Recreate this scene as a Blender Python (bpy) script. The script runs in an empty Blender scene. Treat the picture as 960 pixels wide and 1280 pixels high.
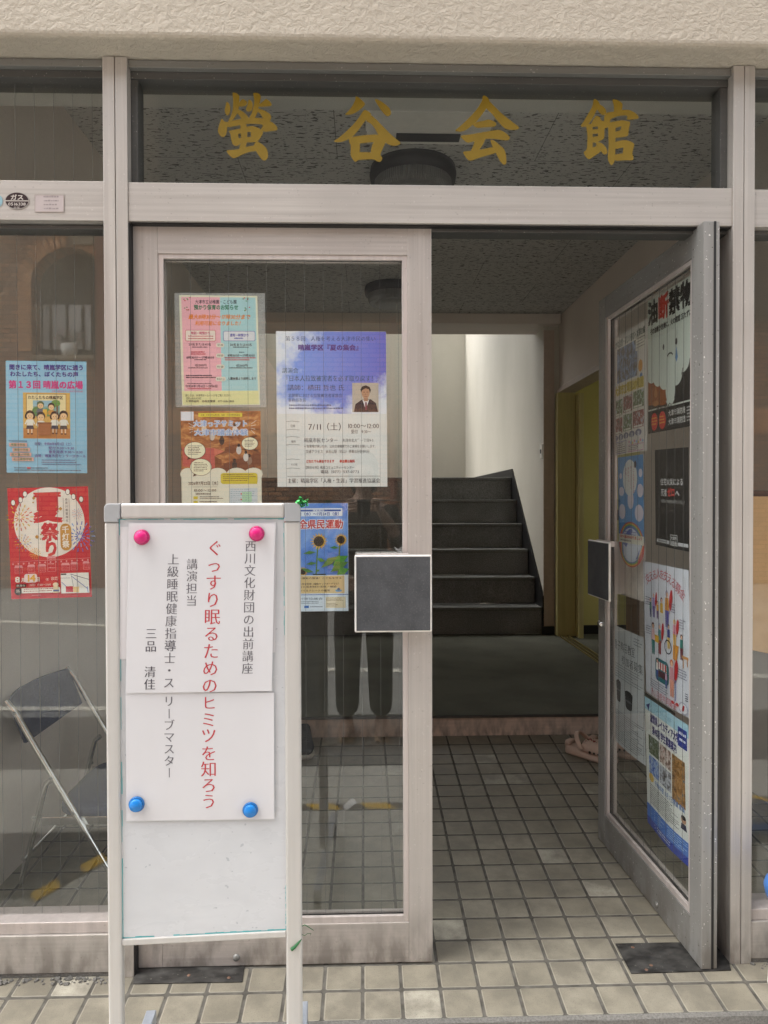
import bpy, bmesh, math, random
from mathutils import Vector, Matrix
random.seed(7)
R = math.radians
S = bpy.context.scene
COL = S.collection

# ---------------------------------------------------------------- camera, sky, sun, exposure
F = 880.0                                   # focal length in pixels of a 960 x 1280 frame
cam = bpy.data.cameras.new('camera'); cam.sensor_fit = 'HORIZONTAL'; cam.sensor_width = 36.0
cam.lens = F / 960 * 36.0; cam.clip_start = 0.02; cam.clip_end = 400
co = bpy.data.objects.new('camera', cam); COL.objects.link(co)
CAM = Vector((0.0, -1.90, 1.246))
ROT = Matrix.Rotation(R(-1.6), 3, 'Z') @ Matrix.Rotation(R(90 - 0.8), 3, 'X') @ Matrix.Rotation(R(-0.16), 3, 'Z')
co.matrix_world = Matrix.Translation(CAM) @ ROT.to_4x4()
S.camera = co
S.render.resolution_x = 768; S.render.resolution_y = 1024

SUN_EL, SUN_AZ = 62.0, 281.0                # veiled high sun, along the street from the left
w = bpy.data.worlds.new('World'); S.world = w; w.use_nodes = True
nt = w.node_tree; nt.nodes.clear()
sky = nt.nodes.new('ShaderNodeTexSky'); sky.sky_type = 'NISHITA'; sky.sun_disc = False
sky.sun_elevation = R(SUN_EL); sky.sun_rotation = R(SUN_AZ); sky.air_density = 1.0; sky.dust_density = 4.0; sky.ozone_density = 1.0
bg = nt.nodes.new('ShaderNodeBackground'); bg.inputs[1].default_value = 0.15
ow = nt.nodes.new('ShaderNodeOutputWorld')
hs = nt.nodes.new('ShaderNodeHueSaturation'); hs.inputs['Saturation'].default_value = 0.18      # hazy bright sky
nt.links.new(sky.outputs[0], hs.inputs['Color']); nt.links.new(hs.outputs[0], bg.inputs[0]); nt.links.new(bg.outputs[0], ow.inputs[0])
sl = bpy.data.lights.new('sun', 'SUN'); sl.energy = 1.5; sl.angle = R(50); sl.color = (1, 0.96, 0.89)
so = bpy.data.objects.new('sun', sl); COL.objects.link(so)
sd = Vector((math.sin(R(SUN_AZ)) * math.cos(R(SUN_EL)), math.cos(R(SUN_AZ)) * math.cos(R(SUN_EL)), math.sin(R(SUN_EL))))
so.rotation_euler = sd.to_track_quat('Z', 'Y').to_euler()
S.view_settings.view_transform = 'Standard'; S.view_settings.look = 'None'
S.view_settings.exposure = 1.84; S.view_settings.gamma = 1.0; S.view_settings.use_curve_mapping = False
S.cycles.use_denoising = True
S.cycles.max_bounces = 10; S.cycles.diffuse_bounces = 5; S.cycles.glossy_bounces = 4
S.cycles.transparent_max_bounces = 24; S.cycles.transmission_bounces = 6

# ---------------------------------------------------------------- helpers
def ray(u, v):
    return ROT @ Vector(((u - 480) / F, -(v - 640) / F, -1.0))
def at(u, v, Y):                            # point of the plane y = Y seen at a pixel of the photograph
    d = ray(u, v); t = (Y - CAM.y) / d.y; return CAM + d * t
def atx(u, v, X):
    d = ray(u, v); t = (X - CAM.x) / d.x; return CAM + d * t
def atz(u, v, Z):
    d = ray(u, v); t = (Z - CAM.z) / d.z; return CAM + d * t
def atp(u, v, p, n):
    d = ray(u, v); t = (p - CAM).dot(n) / d.dot(n); return CAM + d * t

def lin(c):
    c = c / 255.0
    return c / 12.92 if c <= 0.04045 else ((c + 0.055) / 1.055) ** 2.4
def rgb(r, g, b): return (lin(r), lin(g), lin(b))

class NT:
    def __init__(s, name):
        s.m = bpy.data.materials.new(name); s.m.use_nodes = True
        s.t = s.m.node_tree; s.t.nodes.clear()
        s.out = s.t.nodes.new('ShaderNodeOutputMaterial')
        s.pos = None
    def n(s, typ, **kw):
        x = s.t.nodes.new(typ)
        for k, v in kw.items(): setattr(x, k, v)
        return x
    def l(s, a, b): s.t.links.new(a, b)
    def P(s):
        if s.pos is None: s.pos = s.n('ShaderNodeNewGeometry').outputs['Position']
        return s.pos
    def mapped(s, sc, off=(0, 0, 0), src=None):
        m = s.n('ShaderNodeMapping'); m.inputs['Scale'].default_value = sc; m.inputs['Location'].default_value = off
        s.l(src or s.P(), m.inputs[0]); return m.outputs[0]
    def noise(s, sc, scale=1.0, detail=4, rough=0.55, off=(0, 0, 0), src=None, dist=0.0):
        x = s.n('ShaderNodeTexNoise'); x.inputs['Scale'].default_value = scale; x.inputs['Detail'].default_value = detail
        x.inputs['Roughness'].default_value = rough; x.inputs['Distortion'].default_value = dist
        s.l(s.mapped(sc, off, src), x.inputs['Vector']); return x.outputs['Fac']
    def ramp(s, fac, stops, interp='LINEAR'):
        x = s.n('ShaderNodeValToRGB'); x.color_ramp.interpolation = interp
        e = x.color_ramp.elements
        while len(e) < len(stops): e.new(0.5)
        for i, (p, c) in enumerate(stops):
            e[i].position = p; e[i].color = (c, c, c, 1) if isinstance(c, (int, float)) else (*c, 1)
        s.l(fac, x.inputs[0]); return x.outputs[0]
    def mix(s, fac, a, b, mode='MIX'):
        x = s.n('ShaderNodeMix', data_type='RGBA', blend_type=mode)
        for inp, val in ((x.inputs[0], fac), (x.inputs[6], a), (x.inputs[7], b)):
            if hasattr(val, 'links') or isinstance(val, bpy.types.NodeSocket): s.l(val, inp)
            elif inp is x.inputs[0]: inp.default_value = val
            else: inp.default_value = (val, val, val, 1) if isinstance(val, (int, float)) else (*val, 1)
        return x.outputs[2]
    def math(s, op, a, b=0.0, clamp=False):
        x = s.n('ShaderNodeMath', operation=op, use_clamp=clamp)
        for i, val in enumerate((a, b)):
            if isinstance(val, bpy.types.NodeSocket): s.l(val, x.inputs[i])
            else: x.inputs[i].default_value = val
        return x.outputs[0]
    def sep(s, v):
        x = s.n('ShaderNodeSeparateXYZ'); s.l(v, x.inputs[0]); return x.outputs
    def bump(s, h, strength=0.5, dist=0.01):
        x = s.n('ShaderNodeBump'); x.inputs['Strength'].default_value = strength; x.inputs['Distance'].default_value = dist
        s.l(h, x.inputs['Height']); return x.outputs[0]
    def bsdf(s, col, rough=0.5, metal=0.0, normal=None, spec=0.5, trans=0.0, ior=1.5, alpha=None):
        x = s.n('ShaderNodeBsdfPrincipled')
        for key, val in (('Base Color', col), ('Roughness', rough), ('Metallic', metal), ('Specular IOR Level', spec),
                         ('Transmission Weight', trans), ('IOR', ior), ('Alpha', alpha)):
            if val is None: continue
            if isinstance(val, bpy.types.NodeSocket): s.l(val, x.inputs[key])
            elif key == 'Base Color': x.inputs[key].default_value = (*val, 1)
            else: x.inputs[key].default_value = val
        if normal is not None: s.l(normal, x.inputs['Normal'])
        s.l(x.outputs[0], s.out.inputs[0]); return s.m

def plain(name, col, rough=0.5, metal=0.0, var=0.12, sc=(30, 30, 30), bump=0.0, spec=0.5):
    k = NT(name)
    f = k.noise(sc)
    c = k.mix(k.ramp(f, [(0.3, 0.0), (0.7, 1.0)]), tuple(x * (1 - var) for x in col), tuple(min(1, x * (1 + var)) for x in col))
    nn = k.bump(k.noise(tuple(x * 6 for x in sc)), bump, 0.002) if bump else None
    return k.bsdf(c, rough, metal, nn, spec)

def alu(name, col, streak, rough=0.42, metal=0.35, speck=0.22):
    k = NT(name)
    f = k.noise(streak, detail=6, rough=0.65)
    g = k.noise((3, 3, 3), detail=3, off=(4, 1, 7))
    c = k.mix(k.ramp(f, [(0.25, 0.0), (0.75, 1.0)]), tuple(x * 0.80 for x in col), tuple(min(1, x * 1.12) for x in col))
    c = k.mix(k.ramp(g, [(0.35, 0.0), (0.7, 0.6)]), c, tuple(x * y for x, y in zip(col, (0.76, 0.75, 0.75))))
    sp = k.noise((170, 170, 130), detail=1, off=(2, 9, 4))
    c = k.mix(k.ramp(sp, [(0.73, 0.0), (0.75, speck)]), c, (0.80, 0.78, 0.74))
    dk = k.noise((120, 120, 120), detail=1, off=(12, 3, 1))
    c = k.mix(k.ramp(dk, [(0.73, 0.0), (0.75, speck)]), c, (0.10, 0.09, 0.08))
    pz = k.sep(k.P())[2]; gr = k.noise((22, 22, 9), detail=5, off=(6, 1, 3))
    gm = k.math('MULTIPLY', k.ramp(pz, [(0.0, 1.0), (0.16, 0.0)]), k.ramp(gr, [(0.42, 0.0), (0.62, 0.75)]))
    c = k.mix(gm, c, (0.16, 0.145, 0.125))
    r = k.ramp(f, [(0.2, rough - 0.1), (0.8, rough + 0.12)])
    return k.bsdf(c, r, metal, k.bump(f, 0.12, 0.001))

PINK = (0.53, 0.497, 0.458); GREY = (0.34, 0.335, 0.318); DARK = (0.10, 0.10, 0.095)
MAT = {}
MAT['alu_v'] = alu('weathered aluminium upright', PINK, (130, 130, 1.6))
MAT['alu_h'] = alu('weathered aluminium bar', PINK, (1.6, 130, 130))
MAT['door_v'] = alu('weathered door aluminium upright', (0.52, 0.482, 0.448), (130, 130, 2.0))
MAT['door_h'] = alu('weathered door aluminium bar', (0.53, 0.488, 0.452), (2.0, 130, 130))
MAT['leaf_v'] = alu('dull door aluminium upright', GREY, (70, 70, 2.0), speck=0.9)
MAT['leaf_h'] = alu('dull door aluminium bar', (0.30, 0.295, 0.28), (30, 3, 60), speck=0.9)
MAT['bead'] = alu('light glazing bead', (0.62, 0.56, 0.53), (60, 60, 2))
MAT['dark_alu'] = alu('dark bronze channel', DARK, (2, 60, 60), speck=0.25)
MAT['grey_alu'] = alu('grey head channel', (0.24, 0.24, 0.225), (2, 60, 60), speck=0.3)
MAT['rubber'] = plain('black rubber', (0.012, 0.012, 0.012), 0.6)
MAT['riser_metal'] = alu('brushed stainless riser', (0.74, 0.60, 0.51), (2, 60, 60), 0.4, 0.1, 0.3)
MAT['chrome'] = plain('chrome tube', (0.72, 0.72, 0.70), 0.16, 1.0, 0.06)
MAT['black'] = plain('black plastic', (0.015, 0.015, 0.016), 0.45)
MAT['white_plastic'] = plain('white plastic', (0.86, 0.84, 0.78), 0.4, var=0.04)

def mk_stucco():
    k = NT('stucco')
    a = k.noise((52, 52, 64), detail=5, rough=0.6, dist=0.6)
    vo = k.n('ShaderNodeTexVoronoi', feature='SMOOTH_F1'); vo.inputs['Scale'].default_value = 1.0
    k.l(k.mapped((75, 75, 75)), vo.inputs['Vector'])
    h = k.math('ADD', k.math('MULTIPLY', k.ramp(a, [(0.35, 0.0), (0.62, 1.0)]), 1.0), k.math('MULTIPLY', vo.outputs['Distance'], 0.45))
    st = k.noise((1.6, 1.6, 2.2), detail=5, off=(3, 3, 1))
    c = k.mix(k.ramp(st, [(0.3, 0.0), (0.72, 1.0)]), (0.455, 0.405, 0.335), (0.525, 0.475, 0.395))
    c = k.mix(k.ramp(a, [(0.2, 0.35), (0.45, 0.0)]), c, (0.37, 0.33, 0.27))
    return k.bsdf(c, 0.9, 0, k.bump(h, 0.5, 0.007), 0.2)
MAT['stucco'] = mk_stucco()

def mk_wallpaper(name, a, b, sc=340):
    k = NT(name)
    wv = k.noise((sc, sc, sc), detail=2)
    big = k.noise((2.2, 2.2, 1.2), detail=4, off=(1, 5, 2))
    c = k.mix(k.ramp(big, [(0.3, 0.0), (0.7, 1.0)]), a, b)
    c = k.mix(k.ramp(wv, [(0.35, 0.22), (0.6, 0.0)]), c, tuple(x * 0.6 for x in a))
    return k.bsdf(c, 0.85, 0, k.bump(wv, 0.35, 0.002), 0.2)
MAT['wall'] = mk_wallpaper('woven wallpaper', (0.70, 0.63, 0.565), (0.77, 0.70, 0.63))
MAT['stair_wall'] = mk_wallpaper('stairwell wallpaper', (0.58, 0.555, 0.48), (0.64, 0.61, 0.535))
MAT['yellow'] = mk_wallpaper('yellow wallpaper', (0.60, 0.55, 0.215), (0.66, 0.605, 0.25))
MAT['yellow_frame'] = plain('pale olive door frame', (0.56, 0.51, 0.24), 0.45, var=0.1, sc=(40, 40, 2))
MAT['trim'] = plain('beige trim', (0.52, 0.43, 0.36), 0.5, var=0.06)

def mk_ceiling():
    k = NT('fissured ceiling board')
    f1 = k.noise((28, 92, 1), detail=1, rough=0.5, dist=0.4)
    f2 = k.noise((60, 130, 1), detail=1, off=(7, 3, 0))
    p = k.sep(k.P())
    # board joints every 0.455 m in y and 0.91 m in x, rows staggered
    row = k.math('DIVIDE', k.math('ADD', p[1], 10.02), 0.455)
    fr = k.math('FRACT', row); jy = k.math('LESS_THAN', fr, 0.008)
    off = k.math('MULTIPLY', k.math('MODULO', k.math('FLOOR', row), 2.0), 0.5)
    fx = k.math('FRACT', k.math('ADD', k.math('DIVIDE', k.math('ADD', p[0], 10.13), 0.91), off))
    jx = k.math('LESS_THAN', fx, 0.004)
    j = k.math('MAXIMUM', jx, jy)
    hole = k.math('MAXIMUM', k.ramp(f1, [(0.625, 0.0), (0.633, 1.0)]), k.ramp(f2, [(0.66, 0.0), (0.68, 0.9)]))
    c = k.mix(hole, (0.54, 0.53, 0.50), (0.13, 0.125, 0.115))
    c = k.mix(k.math('MULTIPLY', j, 0.75), c, (0.10, 0.10, 0.09))
    return k.bsdf(c, 0.9, 0, None, 0.1)
MAT['ceiling'] = mk_ceiling()

def mk_tile():
    k = NT('square porch tile')
    uv = k.n('ShaderNodeUVMap'); uv.uv_map = 'UVMap'
    p = k.sep(uv.outputs[0])
    dx = k.math('ABSOLUTE', k.math('SUBTRACT', k.math('FRACT', p[0]), 0.5))
    dy = k.math('ABSOLUTE', k.math('SUBTRACT', k.math('FRACT', p[1]), 0.5))
    wob = k.math('MULTIPLY', k.math('SUBTRACT', k.noise((60, 60, 60), detail=3), 0.5), 0.007)
    # rounded square distance
    ex = k.math('MAXIMUM', k.math('SUBTRACT', dx, 0.40), 0.0); ey = k.math('MAXIMUM', k.math('SUBTRACT', dy, 0.40), 0.0)
    d = k.math('ADD', k.math('SQRT', k.math('ADD', k.math('MULTIPLY', ex, ex), k.math('MULTIPLY', ey, ey))), wob)
    grout = k.ramp(d, [(0.053, 0.0), (0.063, 1.0)])
    wn = k.n('ShaderNodeTexWhiteNoise', noise_dimensions='2D')
    cb = k.n('ShaderNodeCombineXYZ'); k.l(k.math('FLOOR', p[0]), cb.inputs[0]); k.l(k.math('FLOOR', p[1]), cb.inputs[1])
    k.l(cb.outputs[0], wn.inputs['Vector'])
    c = k.mix(wn.outputs['Value'], (0.250, 0.225, 0.172), (0.325, 0.295, 0.232))
    c = k.mix(k.math('GREATER_THAN', wn.outputs['Value'], 0.93), c, (0.44, 0.41, 0.335))
    st = k.noise((9, 9, 9), detail=6, rough=0.65)
    c = k.mix(k.ramp(st, [(0.40, 0.75), (0.64, 0.0)]), c, (0.16, 0.145, 0.115))
    sp = k.noise((420, 420, 420), detail=1)
    c = k.mix(k.ramp(sp, [(0.62, 0.0), (0.70, 0.6)]), c, (0.10, 0.085, 0.06))
    # highlight painted pale on the rounded edge of each tile, dirty joints
    c = k.mix(k.ramp(d, [(0.024, 0.0), (0.040, 0.38), (0.052, 0.0)]), c, (0.42, 0.395, 0.335))
    gn = k.noise((25, 25, 25), detail=4, off=(5, 5, 5))
    gc = k.mix(k.ramp(gn, [(0.35, 0.0), (0.65, 1.0)]), (0.065, 0.060, 0.050), (0.135, 0.125, 0.107))
    c = k.mix(grout, c, gc)
    h = k.math('ADD', k.ramp(d, [(0.03, 1.0), (0.075, 0.0)]), k.math('MULTIPLY', sp, 0.06))
    r = k.mix(grout, k.ramp(st, [(0.3, 0.42), (0.7, 0.62)]), 0.9)
    return k.bsdf(c, r, 0, k.bump(h, 0.6, 0.004), 0.4)
MAT['tile'] = mk_tile()

def mk_carpet(name, a, b, sc=260):
    k = NT(name)
    f = k.noise((sc, sc, sc), detail=3, rough=0.7); g = k.noise((3, 3, 3), detail=4, off=(2, 2, 6))
    c = k.mix(k.ramp(f, [(0.32, 0.0), (0.68, 1.0)]), a, b)
    c = k.mix(k.ramp(g, [(0.4, 0.3), (0.6, 0.0)]), c, tuple(x * 0.7 for x in a))
    return k.bsdf(c, 0.95, 0, k.bump(f, 0.8, 0.004), 0.1)
MAT['carpet'] = mk_carpet('green grey carpet', (0.105, 0.107, 0.086), (0.24, 0.242, 0.20))
MAT['stair_carpet'] = mk_carpet('charcoal stair carpet', (0.155, 0.159, 0.155), (0.33, 0.335, 0.328), 110)

def mk_glass(name, tint=(0.975, 0.985, 0.975)):
    k = NT(name)
    lw = k.n('ShaderNodeLayerWeight'); lw.inputs['Blend'].default_value = 0.5
    f5 = k.math('POWER', lw.outputs['Facing'], 5.0)
    F_ = k.math('ADD', k.math('MULTIPLY', f5, 0.95), 0.045)
    tr = k.n('ShaderNodeBsdfTransparent'); tr.inputs[0].default_value = (*tint, 1)
    gl = k.n('ShaderNodeBsdfGlossy'); gl.inputs['Roughness'].default_value = 0.0; gl.inputs[0].default_value = (1, 1, 1, 1)
    mx = k.n('ShaderNodeMixShader'); k.l(F_, mx.inputs[0]); k.l(tr.outputs[0], mx.inputs[1]); k.l(gl.outputs[0], mx.inputs[2])
    # thin film of dust
    df = k.n('ShaderNodeBsdfDiffuse'); df.inputs[0].default_value = (0.6, 0.58, 0.52, 1)
    dn = k.noise((7, 7, 7), detail=6, rough=0.7); ds = k.noise((240, 240, 240), detail=1, off=(4, 4, 4))
    dust = k.math('ADD', k.ramp(dn, [(0.4, 0.002), (0.75, 0.014)]), k.ramp(ds, [(0.75, 0.0), (0.77, 0.08)]))
    m2 = k.n('ShaderNodeMixShader'); k.l(dust, m2.inputs[0]); k.l(mx.outputs[0], m2.inputs[1]); k.l(df.outputs[0], m2.inputs[2])
    k.l(m2.outputs[0], k.out.inputs[0]); return k.m
MAT['glass'] = mk_glass('wired window glass')
def mk_film():
    k = NT('clear laminate film')
    tr = k.n('ShaderNodeBsdfTransparent'); df = k.n('ShaderNodeBsdfDiffuse'); df.inputs[0].default_value = (0.75, 0.76, 0.75, 1)
    mx = k.n('ShaderNodeMixShader'); k.l(k.ramp(k.noise((20, 20, 20)), [(0.3, 0.18), (0.7, 0.28)]), mx.inputs[0])
    k.l(tr.outputs[0], mx.inputs[1]); k.l(df.outputs[0], mx.inputs[2]); k.l(mx.outputs[0], k.out.inputs[0]); return k.m
MAT['film'] = mk_film()
MAT['wire'] = plain('steel wire in glass', (0.10, 0.10, 0.10), 0.5)

def mk_brick():
    k = NT('brown brick tile')
    p = k.sep(k.P()); cb = k.n('ShaderNodeCombineXYZ'); k.l(k.math('ADD', p[0], p[1]), cb.inputs[0]); k.l(p[2], cb.inputs[1])
    b = k.n('ShaderNodeTexBrick'); k.l(cb.outputs[0], b.inputs['Vector'])
    b.inputs['Scale'].default_value = 1.0; b.inputs['Brick Width'].default_value = 0.235; b.inputs['Row Height'].default_value = 0.075
    b.inputs['Mortar Size'].default_value = 0.010; b.inputs['Bias'].default_value = 0.0
    b.inputs['Color1'].default_value = (0.66, 0.31, 0.15, 1); b.inputs['Color2'].default_value = (0.30, 0.155, 0.105, 1)
    b.inputs['Mortar'].default_value = (0.035, 0.03, 0.028, 1)
    g = k.noise((0.6, 0.6, 0.6), detail=5)
    c = k.mix(k.ramp(g, [(0.35, 0.3), (0.65, 0.0)]), b.outputs['Color'], (0.2, 0.12, 0.08))
    return k.bsdf(c, 0.8, 0, k.bump(b.outputs['Fac'], -0.4, 0.01), 0.3)
MAT['brick'] = mk_brick()
MAT['brick_plain'] = plain('orange brick', (0.62, 0.30, 0.14), 0.8, var=0.35, sc=(9, 9, 9))
MAT['shutter_eave_shade'] = plain('dark brown shutter and eave shade', (0.035, 0.03, 0.027), 0.7)
MAT['cream_wall'] = plain('cream render', (0.35, 0.27, 0.19), 0.85)
MAT['rust_pipe'] = plain('rust red pipe', (0.26, 0.09, 0.05), 0.5)
def mk_asphalt(name, a, b):
    k = NT(name); f = k.noise((190, 190, 190), detail=3, rough=0.7); g = k.noise((0.9, 0.9, 0.9), detail=6, off=(3, 1, 1))
    c = k.mix(k.ramp(f, [(0.3, 0.0), (0.7, 1.0)]), a, b); c = k.mix(k.ramp(g, [(0.35, 0.5), (0.62, 0.0)]), c, tuple(x * 0.72 for x in a))
    return k.bsdf(c, 0.9, 0, k.bump(f, 0.6, 0.006), 0.2)
MAT['asphalt'] = mk_asphalt('asphalt', (0.065, 0.065, 0.065), (0.12, 0.12, 0.115))
MAT['concrete'] = mk_asphalt('rough concrete', (0.36, 0.355, 0.32), (0.50, 0.49, 0.45))
MAT['mortar'] = mk_asphalt('grey mortar', (0.13, 0.125, 0.115), (0.24, 0.23, 0.21))
MAT['white_paint'] = plain('white road paint', (0.70, 0.68, 0.60), 0.7, var=0.2, sc=(12, 12, 12))

def mk_hazard():
    k = NT('yellow and black hazard tape'); p = k.sep(k.P())
    f = k.math('FRACT', k.math('MULTIPLY', k.math('ADD', k.math('ADD', p[0], k.math('MULTIPLY', p[1], -0.8)), k.math('MULTIPLY', p[2], 0.8)), 4.4))
    c = k.mix(k.math('GREATER_THAN', f, 0.5), (0.03, 0.03, 0.03), (0.62, 0.38, 0.02))
    return k.bsdf(c, 0.55)
MAT['hazard'] = mk_hazard()

INK = {}
def ink(c):
    """printing ink / paper of an sRGB colour"""
    if c not in INK:
        k = NT('ink %d %d %d' % c)
        k.bsdf(tuple(min(0.86, x * 0.92) for x in rgb(*c)), 0.55, 0, None, 0.3)
        INK[c] = k.m
    return INK[c]
def mk_photo(i, cols, sc=60, stretch=(1, 1, 1)):
    """a printed colour photograph seen from afar: soft patches of its colours"""
    k = NT('printed photograph %d' % i)
    f = k.noise(tuple(sc * s for s in stretch), detail=4, rough=0.6, off=(i * 3.1, i * 1.7, i * 2.3), dist=0.5)
    n = len(cols)
    c = k.ramp(f, [(0.28 + 0.44 * j / max(1, n - 1), rgb(*cc)) for j, cc in enumerate(cols)])
    return k.bsdf(c, 0.5, 0, None, 0.3)

def tag(o, label=None, cat=None, group=None, kind=None):
    if label: o['label'] = label
    if cat: o['category'] = cat
    if group: o['group'] = group
    if kind: o['kind'] = kind
    return o
def empty(name, loc=(0, 0, 0), rot=(0, 0, 0)):
    o = bpy.data.objects.new(name, None); COL.objects.link(o); o.location = loc; o.rotation_euler = rot
    o.empty_display_size = 0.1; return o

class MB:
    def __init__(s): s.v = []; s.f = []; s.mi = []; s.uv = {}; s.sm = []
    def add(s, vs, fs, mi=0, smooth=False):
        o = len(s.v); s.v += [tuple(p) for p in vs]
        for f in fs: s.f.append([i + o for i in f]); s.mi.append(mi); s.sm.append(smooth)
        return s
    def box(s, x0, x1, y0, y1, z0, z1, mi=0, M=None):
        vs = [Vector((x, y, z)) for x in (x0, x1) for y in (y0, y1) for z in (z0, z1)]
        if M: vs = [M @ p for p in vs]
        return s.add(vs, [(0, 1, 3, 2), (4, 6, 7, 5), (0, 4, 5, 1), (2, 3, 7, 6), (0, 2, 6, 4), (1, 5, 7, 3)], mi)
    def prism(s, poly, d0, d1, axis='y', mi=0):
        """polygon of (a, b) pairs swept along an axis"""
        def p(a, b, d): return {'y': (a, d, b), 'x': (d, a, b), 'z': (a, b, d)}[axis]
        n = len(poly)
        vs = [p(a, b, d0) for a, b in poly] + [p(a, b, d1) for a, b in poly]
        fs = [list(range(n)), list(range(n, 2 * n))[::-1]] + [(i, (i + 1) % n, n + (i + 1) % n, n + i) for i in range(n)]
        return s.add(vs, fs, mi)
    def tube(s, pts, r, n=10, mi=0, cap=True, radii=None):
        pts = [Vector(p) for p in pts]; base = len(s.v); vs = []; prev = None
        for i, p in enumerate(pts):
            t = (pts[min(i + 1, len(pts) - 1)] - pts[max(i - 1, 0)]).normalized()
            if prev is None:
                a = Vector((0, 0, 1)) if abs(t.z) < 0.9 else Vector((1, 0, 0)); u = t.cross(a).normalized()
            else: u = (prev - t * prev.dot(t)).normalized()
            prev = u; w_ = t.cross(u); rr = radii[i] if radii else r
            for j in range(n):
                an = 2 * math.pi * j / n; vs.append(p + u * math.cos(an) * rr + w_ * math.sin(an) * rr)
        fs = []
        for i in range(len(pts) - 1):
            for j in range(n): fs.append((i * n + j, i * n + (j + 1) % n, (i + 1) * n + (j + 1) % n, (i + 1) * n + j))
        s.add(vs, fs, mi, True)
        if cap:
            s.add([vs[j] for j in range(n)], [list(range(n))[::-1]], mi); s.add([vs[-n + j] for j in range(n)], [list(range(n))], mi)
        return s
    def lathe(s, prof, c, n=32, mi=0, axis='z', smooth=True):
        vs = []; fs = []
        for r_, h in prof:
            for j in range(n):
                a = 2 * math.pi * j / n
                q = {'z': (c[0] + r_ * math.cos(a), c[1] + r_ * math.sin(a), c[2] + h), 'y': (c[0] + r_ * math.cos(a), c[1] + h, c[2] + r_ * math.sin(a))}[axis]
                vs.append(q)
        for i in range(len(prof) - 1):
            for j in range(n): fs.append((i * n + j, i * n + (j + 1) % n, (i + 1) * n + (j + 1) % n, (i + 1) * n + j))
        return s.add(vs, fs, mi, smooth)
    def loft(s, rings, mi=0, smooth=True, cap=True):
        n = len(rings[0]); vs = [p for r_ in rings for p in r_]; fs = []
        for i in range(len(rings) - 1):
            for j in range(n): fs.append((i * n + j, i * n + (j + 1) % n, (i + 1) * n + (j + 1) % n, (i + 1) * n + j))
        if cap: fs.append(list(range(n))[::-1]); fs.append([(len(rings) - 1) * n + j for j in range(n)])
        return s.add(vs, fs, mi, smooth)
    def build(s, name, mats, parent=None, bevel=0.0, fix=True, world=True, seg=2):
        me = bpy.data.meshes.new(name); me.from_pydata(s.v, [], s.f)
        if not isinstance(mats, (list, tuple)): mats = [mats]
        for m in mats: me.materials.append(m)
        for p, mi, sm in zip(me.polygons, s.mi, s.sm): p.material_index = mi; p.use_smooth = sm
        if fix:
            b = bmesh.new(); b.from_mesh(me); bmesh.ops.recalc_face_normals(b, faces=b.faces); b.to_mesh(me); b.free()
        o = bpy.data.objects.new(name, me); COL.objects.link(o)
        if parent is not None:
            o.parent = parent
            if world:
                bpy.context.view_layer.update(); o.matrix_parent_inverse = parent.matrix_world.inverted()
        if bevel:
            md = o.modifiers.new('bevel', 'BEVEL'); md.width = bevel; md.segments = seg; md.limit_method = 'ANGLE'; md.angle_limit = R(40)
        return o
def bx(name, mat, parent, *a, bevel=0.0015):
    return MB().box(*a).build(name, mat, parent, bevel)

# ---------------------------------------------------------------- lettering
_tc = bpy.data.curves.new('glyph_source', 'FONT'); _tc.resolution_u = 2
_to = bpy.data.objects.new('glyph_source', _tc); COL.objects.link(_to)
GL = {}
def glyph(ch, off):
    key = (ch, off)
    if key not in GL:
        _tc.body = ch; _tc.offset = off
        bpy.context.view_layer.update(); dg = bpy.context.evaluated_depsgraph_get()
        me = bpy.data.meshes.new_from_object(_to.evaluated_get(dg))
        vs = [(v.co.x, v.co.y) for v in me.vertices]; fs = [list(p.vertices) for p in me.polygons]
        bpy.data.meshes.remove(me)
        xm = max((v[0] for v in vs), default=0.25)
        GL[key] = (vs, fs, 1.0 if ord(ch) > 0x2000 else (0.28 if ch == ' ' else xm + 0.06))
    return GL[key]
ROTATE = 'ー～〜（）()「」『』-—'

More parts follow.
